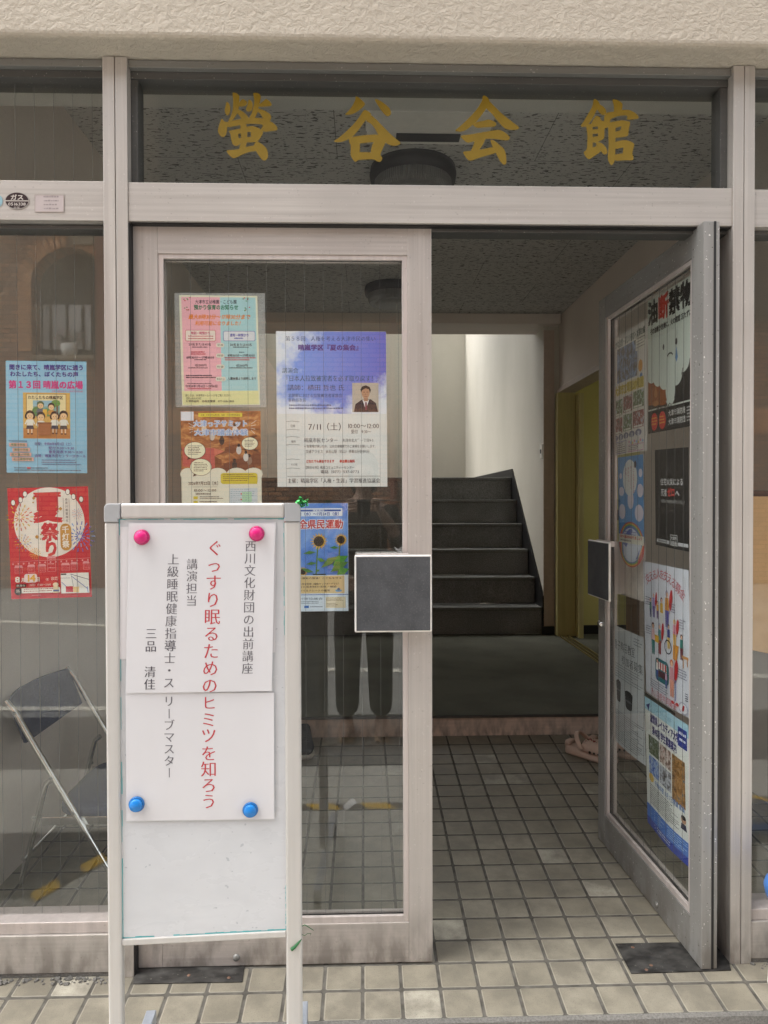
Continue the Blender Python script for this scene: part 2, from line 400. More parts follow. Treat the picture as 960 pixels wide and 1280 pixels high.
class Sheet:
    """a flat printed sheet; everything is drawn in the pixel units of `crop` (x0,y0,x1,y1 = sheet edges, y down)"""
    def __init__(s, name, crop, TL, TR, BL, n, paper=(236, 236, 232), bulge=None, thick=0.0004, outline=None):
        s.name = name; s.c = crop; s.o = Vector(TL); s.ex = Vector(TR) - s.o; s.ey = Vector(BL) - s.o; s.n = Vector(n).normalized()
        s.bulge = bulge; s.k = 0; s.mats = []; s.mb = MB(); s.photos = []
        s.sub = 10 if bulge else 1
        b = MB(); N = s.sub
        if outline:
            pts = [s.loc(x, y, 0) for x, y in outline]; back = [p - s.n * thick for p in pts]; m = len(pts)
            b.add(pts + back, [list(range(m)), list(range(m, 2 * m))[::-1]] + [(i, (i + 1) % m, m + (i + 1) % m, m + i) for i in range(m)])
        else:
            g = [s.loc(crop[0] + (crop[2] - crop[0]) * i / N, crop[1] + (crop[3] - crop[1]) * j / N, 0) for j in range(N + 1) for i in range(N + 1)]
            q = [(j * (N + 1) + i, j * (N + 1) + i + 1, (j + 1) * (N + 1) + i + 1, (j + 1) * (N + 1) + i) for j in range(N) for i in range(N)]
            L = len(g); b.add(g + [p - s.n * thick for p in g], q + [tuple(i + L for i in f[::-1]) for f in q])
        s.ob = b.build(name, paper if not isinstance(paper, tuple) else ink(paper), fix=False)
    def uvn(s, x, y): return (x - s.c[0]) / (s.c[2] - s.c[0]), (y - s.c[1]) / (s.c[3] - s.c[1])
    def loc(s, x, y, z):
        a, b = s.uvn(x, y); p = s.o + s.ex * a + s.ey * b
        return p + s.n * (z - (s.bulge(a, b) if s.bulge else 0.0))
    def z(s): s.k += 1; return 0.0003 + s.k * 0.000022
    def mi(s, c):
        m = ink(c) if isinstance(c, tuple) else c
        if m not in s.mats: s.mats.append(m)
        return s.mats.index(m)
    def poly(s, pts, c, mb=None):
        z = s.z(); (mb or s.mb).add([s.loc(x, y, z) for x, y in pts], [list(range(len(pts)))], s.mi(c) if mb is None else 0)
    def rect(s, x0, y0, x1, y1, c, mb=None):
        z = s.z(); N = s.sub; k_ = s.mi(c) if mb is None else 0
        g = [s.loc(x0 + (x1 - x0) * i / N, y0 + (y1 - y0) * j / N, z) for j in range(N + 1) for i in range(N + 1)]
        (mb or s.mb).add(g, [(j * (N + 1) + i, j * (N + 1) + i + 1, (j + 1) * (N + 1) + i + 1, (j + 1) * (N + 1) + i) for j in range(N) for i in range(N)], k_)
    def frame(s, x0, y0, x1, y1, t, c):
        s.rect(x0, y0, x1, y0 + t, c); s.rect(x0, y1 - t, x1, y1, c); s.rect(x0, y0 + t, x0 + t, y1 - t, c); s.rect(x1 - t, y0 + t, x1, y1 - t, c)
    def rrect(s, x0, y0, x1, y1, r, c):
        pts = []
        for cx, cy, a0 in ((x1 - r, y0 + r, -90), (x1 - r, y1 - r, 0), (x0 + r, y1 - r, 90), (x0 + r, y0 + r, 180)):
            for i in range(5): a = R(a0 + 90 * i / 4); pts.append((cx + r * math.cos(a), cy + r * math.sin(a)))
        s.poly(pts, c)
    def ell(s, cx, cy, rx, ry, c, n=28, rot=0.0):
        cr, sr = math.cos(rot), math.sin(rot)
        s.poly([(cx + rx * math.cos(a) * cr - ry * math.sin(a) * sr, cy + rx * math.cos(a) * sr + ry * math.sin(a) * cr) for a in (2 * math.pi * i / n for i in range(n))], c)
    def line(s, x0, y0, x1, y1, t, c):
        d = math.hypot(x1 - x0, y1 - y0) or 1; nx, ny = -(y1 - y0) / d * t / 2, (x1 - x0) / d * t / 2
        s.poly([(x0 + nx, y0 + ny), (x1 + nx, y1 + ny), (x1 - nx, y1 - ny), (x0 - nx, y0 - ny)], c)
    def photo(s, x0, y0, x1, y1, mat):
        b = MB(); s.rect(x0, y0, x1, y1, None, b); s.photos.append((b, mat))
    def _put(s, ch, x, y, w_, h, c, off, serif, rot=False, shear=0.0, ang=0.0, ctr=None):
        """glyph with its em cell at x, y (top left), w_ x h"""
        vs, fs, adv = glyph(ch, -0.011 if serif and ch not in '導' else min(off, 0.0))
        k_ = s.mi(c); b_ = off * 0.8
        if serif: cp = [(-0.015, 0), (0.0, 0), (0.015, 0)]
        elif off < 0.012: cp = [(0, 0)]
        elif off < 0.03: cp = [(-b_, -b_), (b_, b_)]
        else: cp = [(-b_, -b_), (b_, -b_), (b_, b_), (-b_, b_)] + ([(0, 0)] if off > 0.05 else [])
        for ci, (dx, dy_) in enumerate(cp):
            z = s.k * 0.000022 + 0.0003 + ci * 0.000004
            out = []
            for gx, gy in vs:
                gx += dx; gy += dy_
                if rot: gx, gy = gy + 0.12, 0.88 - gx      # quarter turn inside the cell
                px = x + gx * w_ + shear * (gy - 0.38) * h; py = y + (0.88 - gy) * h
                if ang:
                    cx, cy = ctr; ca, sa = math.cos(ang), math.sin(ang)
                    px, py = cx + (px - cx) * ca - (py - cy) * sa, cy + (px - cx) * sa + (py - cy) * ca
                out.append(s.loc(px, py, z))
            s.mb.add(out, [f for f in fs], k_)
    def text(s, t, x0, x1, y0, y1, c, off=0.0, serif=False, shear=0.0):
        """horizontal text fitted into a box"""
        s.k += 1; tot = sum(glyph(ch, min(off, 0.0))[2] for ch in t); sc = (x1 - x0) / tot; x = x0
        for ch in t:
            if ch not in ' 　': s._put(ch, x, y0, sc, (y1 - y0), c, off, serif, shear=shear)
            x += glyph(ch, min(off, 0.0))[2] * sc
    def vtext(s, t, x, ys, size, c, off=0.0, serif=False, w_=None, dx=0.0):
        """vertical text, one centre y per character; dx = drift of x per unit y"""
        s.k += 1; w_ = w_ or size
        for ch, y in zip(t, ys):
            if ch not in ' 　':
                s._put(ch, x + dx * (y - ys[0]) - w_ / 2, y - size / 2, w_, size, c, off, serif, rot=ch in ROTATE)
    def rows(s, x0, x1, y0, y1, n, c, seed=1, fill=0.55, word=6):
        """lines too small to read: broken strokes"""
        rnd = random.Random(seed); ph = (y1 - y0) / n; s.k += 1; z = 0.0003 + s.k * 0.000022; k_ = s.mi(c)
        for i in range(n):
            y = y0 + ph * i; x = x0 + rnd.random() * word * 0.3; end = x1 - rnd.random() ** 2 * (x1 - x0) * 0.35
            while x < end:
                l = word * (0.25 + rnd.random() * 0.5)
                a, b = min(x + l, x1), y + ph * fill
                yy = y + rnd.random() * ph * 0.15
                s.mb.add([s.loc(x, yy, z), s.loc(a, yy, z), s.loc(a, b, z), s.loc(x, b, z)], [(0, 1, 2, 3)], k_)
                x = a + word * (0.10 + rnd.random() * 0.15)
    def done(s, label, cat='poster', group=None):
        if s.mb.f: s.mb.build('printing', s.mats, s.ob, fix=False)
        for b, m in s.photos: b.build('photograph', m, s.ob, fix=False)
        tag(s.ob, label, cat, group); return s.ob

# ---------------------------------------------------------------- ground outside and floors
ROAD_Z = -0.12
edge = [atz(650, v, 0.0).y for v in (1272, 1233.8, 1202, 1173.8, 1147, 1123, 1100.7, 1080.5, 1061.3, 1042.5, 1025.5, 1009.5, 994.3, 980.5, 967, 953.8, 942, 930)]
YE, YS = edge[0], atz(480, 921, 0.0).y      # front edge of the tiles, foot of the raised floor
rows_y = edge + [YS]
XL, XR = -1.19, 1.66
b = MB(); V = []; UV = []; NX = 104
for i, y in enumerate(rows_y):
    pitch = 0.0986 + (0.1052 - 0.0986) * (y - YE) / 1.17
    vi = i if i < len(edge) else len(edge) - 0.12
    for q in range(NX + 1): x = -2.6 + 5.2 * q / NX; V.append((x, y, 0.0)); UV.append((x / pitch + 20.08, vi + 30.0))
fs = [(i * (NX + 1) + q, i * (NX + 1) + q + 1, (i + 1) * (NX + 1) + q + 1, (i + 1) * (NX + 1) + q) for i in range(len(rows_y) - 1) for q in range(NX)]
o = len(V)
V += [(-2.6, YE, 0), (2.6, YE, 0), (2.6, YE, -0.03), (-2.6, YE, -0.03)]; UV += [(0, .5)] * 4
b.add(V, fs)
b.add([(-2.6, YE, 0), (2.6, YE, 0), (2.6, YE, -0.2), (-2.6, YE, -0.2)], [(0, 1, 2, 3)], 1)
floor = b.build('porch_floor', [MAT['tile'], MAT['mortar']], fix=False)
uvl = floor.data.uv_layers.new(name='UVMap')
for p in floor.data.polygons:
    for li, vi in zip(p.loop_indices, p.vertices): uvl.data[li].uv = UV[vi] if vi < len(UV) else (0.5, 0.5)
tag(floor, kind='structure')
# mortar lip at the front edge, then the slightly lower concrete apron out to the taped nosing
lip = MB(); rnd = random.Random(3); N = 70
vs = []
for i in range(N + 1):
    x = -2.6 + 5.2 * i / N; vs += [(x, YE + 0.001, 0.002), (x, YE - 0.013 - rnd.random() * 0.005, 0.0005 + rnd.random() * 0.002), (x, YE - 0.017 - rnd.random() * 0.006, -0.045)]
lip.add(vs, [f for i in range(N) for f in ((3 * i, 3 * i + 3, 3 * i + 4, 3 * i + 1), (3 * i + 1, 3 * i + 4, 3 * i + 5, 3 * i + 2))])
tag(lip.build('floor_edge', MAT['mortar'], fix=False), kind='structure')
AP = [(-2.6, YE - 0.012), (2.6, YE - 0.012), (2.6, -1.05), (-0.74, -1.05), (-1.10, -0.36), (-2.6, -0.36)]
ap = MB(); n = len(AP)
ap.add([(x, y, -0.022) for x, y in AP] + [(x, y, -0.30) for x, y in AP], [list(range(n))] + [(i, (i + 1) % n, n + (i + 1) % n, n + i) for i in range(n)])
tag(ap.build('porch_apron', MAT['concrete']), kind='structure')
ht = MB()                                   # tape along the nosing of the apron
for a, c in (((2.6, -1.046), (-0.737, -1.046)), ((-0.737, -1.046), (-1.096, -0.362))):
    a, c = Vector(a), Vector(c); d = (c - a).normalized(); nrm = Vector((d.y, -d.x)) * 0.055
    ht.add([(a.x, a.y, -0.018), (c.x, c.y, -0.018), (c.x + nrm.x, c.y + nrm.y, -0.018), (a.x + nrm.x, a.y + nrm.y, -0.018)], [(0, 1, 2, 3)])
tape = ht.build('hazard_tape', MAT['hazard'], fix=False)
tag(tape, 'yellow and black hazard tape along the edge of the porch', 'tape')
road = MB(); road.add([(-60, -60, ROAD_Z), (60, -60, ROAD_Z), (60, 60, ROAD_Z), (-60, 60, ROAD_Z)], [(0, 1, 2, 3)])
tag(road.build('road', MAT['asphalt']), kind='structure')
pav = MB(); pav.add([(-12, -1.72, ROAD_Z + 0.004), (12, -1.72, ROAD_Z + 0.004), (12, -1.02, ROAD_Z + 0.004), (-12, -1.02, ROAD_Z + 0.004)], [(0, 1, 2, 3)])
pav2 = MB(); pav2.add([(-12, -9.4, ROAD_Z + 0.004), (12, -9.4, ROAD_Z + 0.004), (12, -2.6, ROAD_Z + 0.004), (-12, -2.6, ROAD_Z + 0.004)], [(0, 1, 2, 3)])
tag(pav.build('street_paving', MAT['concrete']), kind='structure')
tag(pav2.build('street_paving', mk_asphalt('grey street paving', (0.26, 0.26, 0.25), (0.36, 0.355, 0.335))), kind='structure')
ln = MB()
for (x0, y0, x1, y1, t) in ((-0.9, -3.95, 5, -3.3, 0.13), (-9, -7.6, -1.2, -5.6, 0.15), (-3.2, -2.86, -1.15, -2.80, 0.09)):
    d = Vector((x1 - x0, y1 - y0)).normalized(); nr = Vector((-d.y, d.x)) * t
    ln.add([(x0, y0, ROAD_Z + 0.009), (x1, y1, ROAD_Z + 0.009), (x1 + nr.x, y1 + nr.y, ROAD_Z + 0.009), (x0 + nr.x, y0 + nr.y, ROAD_Z + 0.009)], [(0, 1, 2, 3)])
tag(ln.build('road_marking', MAT['white_paint']), kind='structure')

FZ = 0.115                                  # raised carpet floor of the hall
YB = 4.06                                   # foot of the stairs
fl = MB(); fl.add([(XL, YS - 0.012, FZ), (XR, YS - 0.012, FZ), (XR, YB, FZ), (XL, YB, FZ)], [(0, 1, 2, 3)])
fl.add([(XR, YS + .3, FZ - 0.002), (4.3, YS + .3, FZ - 0.002), (4.3, YB, FZ - 0.002), (XR, YB, FZ - 0.002)], [(0, 1, 2, 3)])
tag(fl.build('hall_floor', MAT['carpet'], fix=False), kind='structure')
rs = MB().box(XL, XR, YS, YS + 0.03, 0.0, FZ - 0.016); rs.box(XL, XR, YS - 0.014, YS + 0.04, FZ - 0.016, FZ - 0.002, 1)
tag(rs.build('floor_step', [MAT['riser_metal'], MAT['dark_alu']], None, 0.001), kind='structure')

# ---------------------------------------------------------------- the hall building
ZC = 2.82; ZL = at(455, 74, -0.05).z; YW = -0.127; TOP = 3.5
hall = empty('community_hall', (0, 0, 0))
tag(hall, 'cream stucco community hall with a dim entrance hall behind its glass front', 'building')
fw = MB()
fw.box(-5, 6, YW, 0.0, ZL, TOP)
fw.box(-5, -1.62, YW, 0.2, -0.15, ZL - 0.001); fw.box(2.1, 6, YW, 0.2, -0.15, ZL - 0.001)
fw.build('facade_wall', MAT['stucco'], hall, 0.012, seg=3)
iw = MB()
lw_ = MB().box(-5, 6, 0.001, 0.2, ZL + 0.006, TOP - 0.01)          # inner half of the lintel
lw_.build('lintel_lining', mk_wallpaper('pale lintel paper', (0.50, 0.485, 0.435), (0.56, 0.54, 0.485)), hall)
iw.box(XL - 0.12, XL, 0.2, 8.9, -0.1, ZC + 0.2)                    # left wall
iw.box(XL - 0.12, XL, 0.06, 0.2, -0.1, ZL)
iw.box(XR, XR + 0.1, 0.06, 2.30, -0.1, ZC + 0.2)                   # right wall up to the side-room opening
iw.box(XR, XR + 0.1, 2.30, YB, 2.20, ZC + 0.2)                     # above the opening
iw.build('hall_wall', MAT['wall'], hall)
sw = MB()
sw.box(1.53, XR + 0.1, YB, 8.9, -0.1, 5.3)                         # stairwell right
sw.box(XL - 0.1, 1.53, 8.71, 8.9, -0.1, 3.8); sw.box(XL - 0.1, 1.53, 8.71, 8.9, 5.2, 5.3); sw.box(XL - 0.1, -1.0, 8.71, 8.9, 3.8, 5.2); sw.box(1.4, 1.53, 8.71, 8.9, 3.8, 5.2)   # back, with an unseen high opening added to brighten the stairs
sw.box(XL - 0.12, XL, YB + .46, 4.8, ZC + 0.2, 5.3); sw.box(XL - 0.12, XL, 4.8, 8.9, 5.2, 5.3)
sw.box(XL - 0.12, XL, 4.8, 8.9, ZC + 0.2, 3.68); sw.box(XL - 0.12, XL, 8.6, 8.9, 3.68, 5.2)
sw.box(XL - 0.12, XR + 0.1, YB, 7.3, 5.3, 5.4); sw.box(XL - 0.12, XR + 0.1, 8.4, 8.9, 5.3, 5.4)   # stairwell lid; its unseen skylight is added to light the stairs
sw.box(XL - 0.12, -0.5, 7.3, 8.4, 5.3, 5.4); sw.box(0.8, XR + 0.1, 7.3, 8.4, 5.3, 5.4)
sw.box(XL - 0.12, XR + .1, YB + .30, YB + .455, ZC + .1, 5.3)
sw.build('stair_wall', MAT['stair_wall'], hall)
bx('corner_trim', MAT['trim'], hall, 1.525, XR - 0.045, YB - 0.012, YB - 0.001, FZ, 2.70)
cl = MB().box(XL, XR, 0.2, YB - 0.001, ZC, ZC + 0.08); cl.build('ceiling', MAT['ceiling'], hall)
bm_ = MB().box(XL, XR - 0.01, YB - 0.09, YB + 0.30, 2.735, ZC - 0.001); bm_.build('beam', MAT['wall'], hall, 0.003)
bb = MB().box(1.515, 1.53, YB - 0.0005, YB + 0.002, FZ, FZ + 0.07); bb.box(1.512, XR - .047, YB - 0.026, YB - 0.0125, FZ, FZ + 0.07)
bb.build('skirting', MAT['black'], hall)
sh = MB()                                                          # outer shell that keeps the daylight out
sh.box(-5, 6, 0.21, YB + .29, TOP - 0.2, TOP)
sh.box(2.1, 2.2, 0.21, YS + .19, -0.1, TOP - 0.21); sh.box(-1.72, -1.62, 0.21, 0.5, -0.1, TOP - 0.21)
sh.build('outer_shell', MAT['stucco'], hall)
# side room: yellow walls
yr = MB(); yr.box(XR + 0.1, 4.4, YB, YB + 0.1, -0.1, 2.9); yr.box(XR + 0.1, 4.4, YS + .2, YS + 0.3, -0.1, 2.9)
yr.box(4.3, 4.4, YS + .3, YB, -0.1, 0.8); yr.box(4.3, 4.4, YS + .3, YB, 2.5, 2.9); yr.box(XR + 0.1, 2.5, YS + .2, YB + .1, 2.9, 3.0); yr.box(3.8, 4.4, YS + .2, YB + .1, 2.9, 3.0); yr.box(2.5, 3.8, YS + .2, 2.5, 2.9, 3.0); yr.box(2.5, 3.8, 3.8, YB + .1, 2.9, 3.0)  # unseen openings in end wall and roof, added to brighten this room
yr.build('yellow_wall', MAT['yellow'], hall)
bx('skirting', MAT['black'], hall, XR + 0.1, 4.3, YB - 0.012, YB - 0.001, FZ, FZ + 0.075)

# sliding-door surround in the right wall
sd_ = empty('sliding_door_frame', (XR, YB, FZ)); tag(sd_, 'olive frame of the doorway into the yellow side room', 'door frame')
bx('jamb', MAT['yellow_frame'], sd_, XR - 0.04, XR + 0.11, YB - 0.10, YB - 0.03, FZ, 2.16)
bx('door_stile', MAT['yellow_frame'], sd_, XR + 0.112, XR + 0.15, YB - 0.20, YB - 0.02, FZ, 2.14)
bx('head', MAT['trim'], sd_, XR - 0.03, XR + 0.11, 2.31, YB - 0.03, 2.161, 2.20)
tr = MB()
for k_ in range(3): tr.box(XR - 0.03 + 0.035 * k_, XR - 0.018 + 0.035 * k_, 2.31, YB - 0.11, FZ + 0.001, FZ + 0.012)
tr.build('track', plain('brass track', (0.42, 0.34, 0.14), 0.35, 0.8), sd_, 0.001)
cnt = empty('counter', (2.3, 3.2, FZ)); tag(cnt, 'brown reception counter in the yellow side room', 'counter')
WOOD = plain('brown wood', (0.17, 0.105, 0.075), 0.45, sc=(4, 40, 4), var=0.2)
bx('top', WOOD, cnt, 1.98, 2.75, 2.5, YB - 0.45, 1.10, 1.18); bx('front_panel', WOOD, cnt, 2.05, 2.08, 2.55, YB - 0.5, FZ, 1.099)
bg_ = MB(); rings = []
for z, s in ((1.181, 1.0), (1.25, 1.03), (1.34, 0.92), (1.40, 0.7), (1.42, 0.4)):
    rings.append([(2.30 + 0.16 * s * math.cos(a), 2.85 + 0.13 * s * math.sin(a), z) for a in (2 * math.pi * i / 20 for i in range(20))])
bg_.loft(rings); tag(bg_.build('bag', MAT['black']), 'black rounded bag standing on the reception counter', 'bag')

# stairs
st = empty('staircase', (0, YB, FZ)); tag(st, 'dark carpeted staircase rising at the back of the hall', 'staircase')
RH, TD = 0.23, 0.25
STN = mk_carpet('worn stair nosing', (0.15, 0.153, 0.147), (0.25, 0.253, 0.245), 120)
for i in range(6):
    y0 = YB + TD * i + (0.0 if i else 0.0); z1 = FZ + RH * (i + 1)
    d = TD if i < 5 else 1.4
    bx('stair_tread', MAT['stair_carpet'], st, XL, 1.515, y0 + 0.012, y0 + d + 0.011, z1 - RH + (0.001 if i else 0.001), z1 - 0.001, bevel=0.003)
    bx('stair_nosing', STN, st, XL, 1.512, y0 - 0.006, y0 + 0.05, z1 - 0.028, z1 + 0.003, bevel=0.006)
zz = FZ
sk = MB(); prof = [(YB - 0.012, FZ), (YB - 0.012, FZ + RH + 0.10), (YB + 5 * TD, FZ + 6 * RH + 0.09), (8.70, FZ + 6 * RH + 0.09), (8.70, FZ)]
sk.prism(prof, 1.516, 1.529, 'x'); sk.box(XL, 1.515, 8.69, 8.709, FZ + 6 * RH, FZ + 6 * RH + 0.09)
sk.build('stringer', MAT['black'], st)
# light switch
sw_p = atp(677.5, 564, Vector((1.53, 0, 0)), Vector((1, 0, 0)))
sx = empty('light_switch', sw_p); tag(sx, 'small light switch plate on the stairwell wall', 'light switch')
bx('plate', MAT['white_plastic'], sx, 1.52, 1.529, sw_p.y - 0.035, sw_p.y + 0.035, sw_p.z - 0.06, sw_p.z + 0.06)
bx('rocker', MAT['black'], sx, 1.515, 1.5199, sw_p.y - 0.012, sw_p.y + 0.012, sw_p.z - 0.02, sw_p.z + 0.015)

# ceiling lamps
LAMP = plain('grey ribbed acrylic shade', (0.17, 0.165, 0.155), 0.35); LAMPD = plain('dark lamp pan', (0.012, 0.012, 0.014), 0.5)
def lamp(x, y, label):
    e = empty('ceiling_lamp', (x, y, ZC)); tag(e, label, 'lamp', 'round lamps along the hall ceiling')
    MB().lathe([(0.0, 0.0), (0.20, 0.0), (0.205, -0.03), (0.20, -0.060), (0.0, -0.060)], (x, y, ZC - 0.001), 48).build('pan', LAMPD, e)
    s_ = MB(); prof = [(0.178, -0.061), (0.176, -0.10), (0.165, -0.122), (0.13, -0.125)]
    n = 200; vs = []
    for r_, h in prof:
        for j in range(n):
            rr = r_ + (0.004 if j % 2 else 0.0); a = 2 * math.pi * j / n; vs.append((x + rr * math.cos(a), y + rr * math.sin(a), ZC + h))
    s_.add(vs, [(i * n + j, i * n + (j + 1) % n, (i + 1) * n + (j + 1) % n, (i + 1) * n + j) for i in range(3) for j in range(n)])
    s_.build('shade', LAMP, e)
    MB().lathe([(0.135, -0.1245), (0.125, -0.134), (0.10, -0.138), (0.0, -0.138)], (x, y, ZC), 48).build('diffuser', plain('lamp diffuser', (0.22, 0.215, 0.20), 0.4), e)
    cd = MB().tube([(x + 0.03, y - 0.05, ZC - 0.13), (x + 0.03, y - 0.05, ZC - 0.24)], 0.0015, 6); cd.tube([(x + 0.03, y - 0.05, ZC - 0.24), (x + 0.03, y - 0.05, ZC - 0.27)], 0.004, 8)
    cd.build('pull_cord', MAT['white_plastic'], e)
p1 = atz(520, 185, ZC); lamp(p1.x, p1.y + 0.2, 'round drum ceiling lamp seen through the gold lettered transom')
p2 = atz(492, 348, ZC); lamp(p2.x, p2.y + 0.2, 'round drum ceiling lamp seen through the closed door')
# ceiling vent
vA, vB = atz(457, 131, ZC), atz(622, 131, ZC); yv = atz(540, 176, ZC).y
vt = empty('ceiling_vent', ((vA.x + vB.x) / 2, vA.y, ZC)); tag(vt, 'white rectangular ceiling unit with a black slot near the glass', 'ceiling vent')
y0 = max(vA.y, 0.23)
bx('cover', MAT['white_plastic'], vt, vA.x, vB.x, y0, y0 + 0.16, ZC - 0.022, ZC - 0.001, bevel=0.004)
bx('louvre_frame', MAT['white_plastic'], vt, vA.x + 0.005, vB.x - .005, y0 + 0.163, yv, ZC - 0.016, ZC - 0.001, bevel=0.003)
bx('slot', MAT['black'], vt, vA.x + 0.13, vB.x - 0.12, y0 + 0.178, yv - 0.030, ZC - 0.021, ZC - 0.0165)

# ---------------------------------------------------------------- entrance frame
YF = -0.05
ef = empty('entrance_frame', (0, 0, 0)); tag(ef, 'weathered aluminium entrance frame with fixed glass beside and above the doors', 'window frame')
mL0, mL1 = at(129.5, 300, YF).x, at(160, 300, YF).x; mR0, mR1 = at(915, 600, YF).x, at(942, 600, YF).x
bT, bB = at(455, 229.7, YF).z, at(455, 277.8, YF).z            # transom bar
def mullion(x0, x1):
    m = MB(); g = (x0 + x1) / 2
    m.box(x0, g - 0.0012, YF, 0.06, 0.0, ZL - 0.002); m.box(g + 0.0012, x1, YF + 0.0005, 0.06, 0.0, ZL - 0.002); m.box(g - 0.0012, g + 0.0012, YF + 0.004, 0.059, 0.0, ZL - 0.003)
    return m.build('mullion', MAT['alu_v'], ef, 0.0012)
mullion(mL0, mL1); mullion(mR0, mR1)
bx('transom_bar', MAT['alu_h'], ef, mL1, mR0, YF + 0.004, 0.055, bB, bT)
bx('transom_bar', MAT['alu_h'], ef, -1.7, mL0, YF + 0.006, 0.055, bB + 0.001, bT + 0.003)
bx('transom_bar', MAT['alu_h'], ef, mR1, 2.1, YF + 0.006, 0.055, bB - 0.001, bT - 0.002)
hd = MB()
for x0, x1 in ((-1.7, mL0), (mL1, mR0), (mR1, 2.1)):
    hd.box(x0, x1, YF + 0.012, 0.05, ZL - 0.022, ZL - 0.003); hd.box(x0, x1, YF + 0.028, 0.05, ZL - 0.042, ZL - 0.0225, 1)
    hd.box(x0, x1, -0.012, 0.03, bT + 0.0045, bT + 0.010, 1); hd.box(x0, x1, -0.02, 0.03, bB - 0.012, bB - 0.002, 1)
hd.build('head_channel', [MAT['grey_alu'], MAT['dark_alu']], ef, 0.001)
def chan(x0, x1, y0, y1, z0, z1): MB().box(x0, x1, y0, y1, z0, z1).build('side_channel', MAT['dark_alu'], ef, 0.001)
for x0, x1 in ((mL1 + 0.0005, mL1 + 0.018), (mR0 - 0.020, mR0 - 0.0005), (mL0 - 0.008, mL0 - 0.0005), (mR1 + 0.0005, mR1 + 0.004)):
    chan(x0, x1, -0.02, 0.03, bT + 0.011, ZL - 0.043)
for x0, x1 in ((mL0 - 0.005, mL0 - 0.0005), (mR1 + 0.0005, mR1 + 0.004)): chan(x0, x1, -0.02, 0.03, 0.13, bB - 0.013)
MB().box(mL1 + 0.0003, mL1 + 0.0030, YF + 0.003, -0.0125, 0.0, bB - 0.005).build('gap_shade_strip', MAT['rubber'], ef)  # black strips stand in for the shade in the gaps round the door
MB().box(mL1 + 0.0003, mL1 + 0.0095, -0.012, 0.05, 0.0, bB - 0.013).build('gap_shade_strip', MAT['rubber'], ef)
MB().box(mL1 + 0.0031, mR0 - 0.001, YF + 0.012, -0.021, bB - 0.0045, bB - 0.0005).build('gap_shade_strip', MAT['rubber'], ef); chan(mR0 - 0.03, mR0 - 0.0005, 0.02, 0.055, 0.0, bB - 0.013)
zk1, zk0 = at(60, 1171, YF).z, at(60, 1213, YF).z; zg = at(60, 1155, 0.0).z
for x0, x1 in ((-1.7, mL0), (mR1, 2.1)):
    bx('kick_rail', MAT['alu_h'], ef, x0, x1, YF + 0.004, 0.055, 0.012, zk1); bx('sill_bead', MAT['bead'], ef, x0, x1, YF + 0.012, 0.04, zk1 + 0.0005, zk1 + 0.030)
def pane(x0, x1, z0, z1, y, parent, ext=-1):
    """a 6.8 mm sheet of wired glass"""
    p = MB().box(x0, x1, y - 0.0034, y + 0.0034, z0, z1).build('pane', MAT['glass'], parent)
    wr = MB(); x = x0 + 0.021
    while x < x1 - 0.004:
        wr.box(x - 0.0003, x + 0.0003, y - 0.0004, y + 0.0004, z0 + 0.003, z1 - 0.003); x += 0.0505
    wr.build('wire', MAT['wire'], p); return p
YG = 0.006
pL = pane(-1.7, mL0 - 0.004, zk1 + 0.026, bB - 0.011, YG, ef); pane(-1.7, mL0 - 0.006, bT + 0.009, ZL - 0.041, YG, ef)
pM = MB().box(mL1 + 0.016, mR0 - 0.018, YG - 0.003, YG + 0.003, bT + 0.009, ZL - 0.041).build('pane', MAT['glass'], ef)
pane(mR1 + 0.003, 2.1, zk1 + 0.026, bB - 0.011, YG, ef); pane(mR1 + 0.003, 2.1, bT + 0.009, ZL - 0.041, YG, ef)

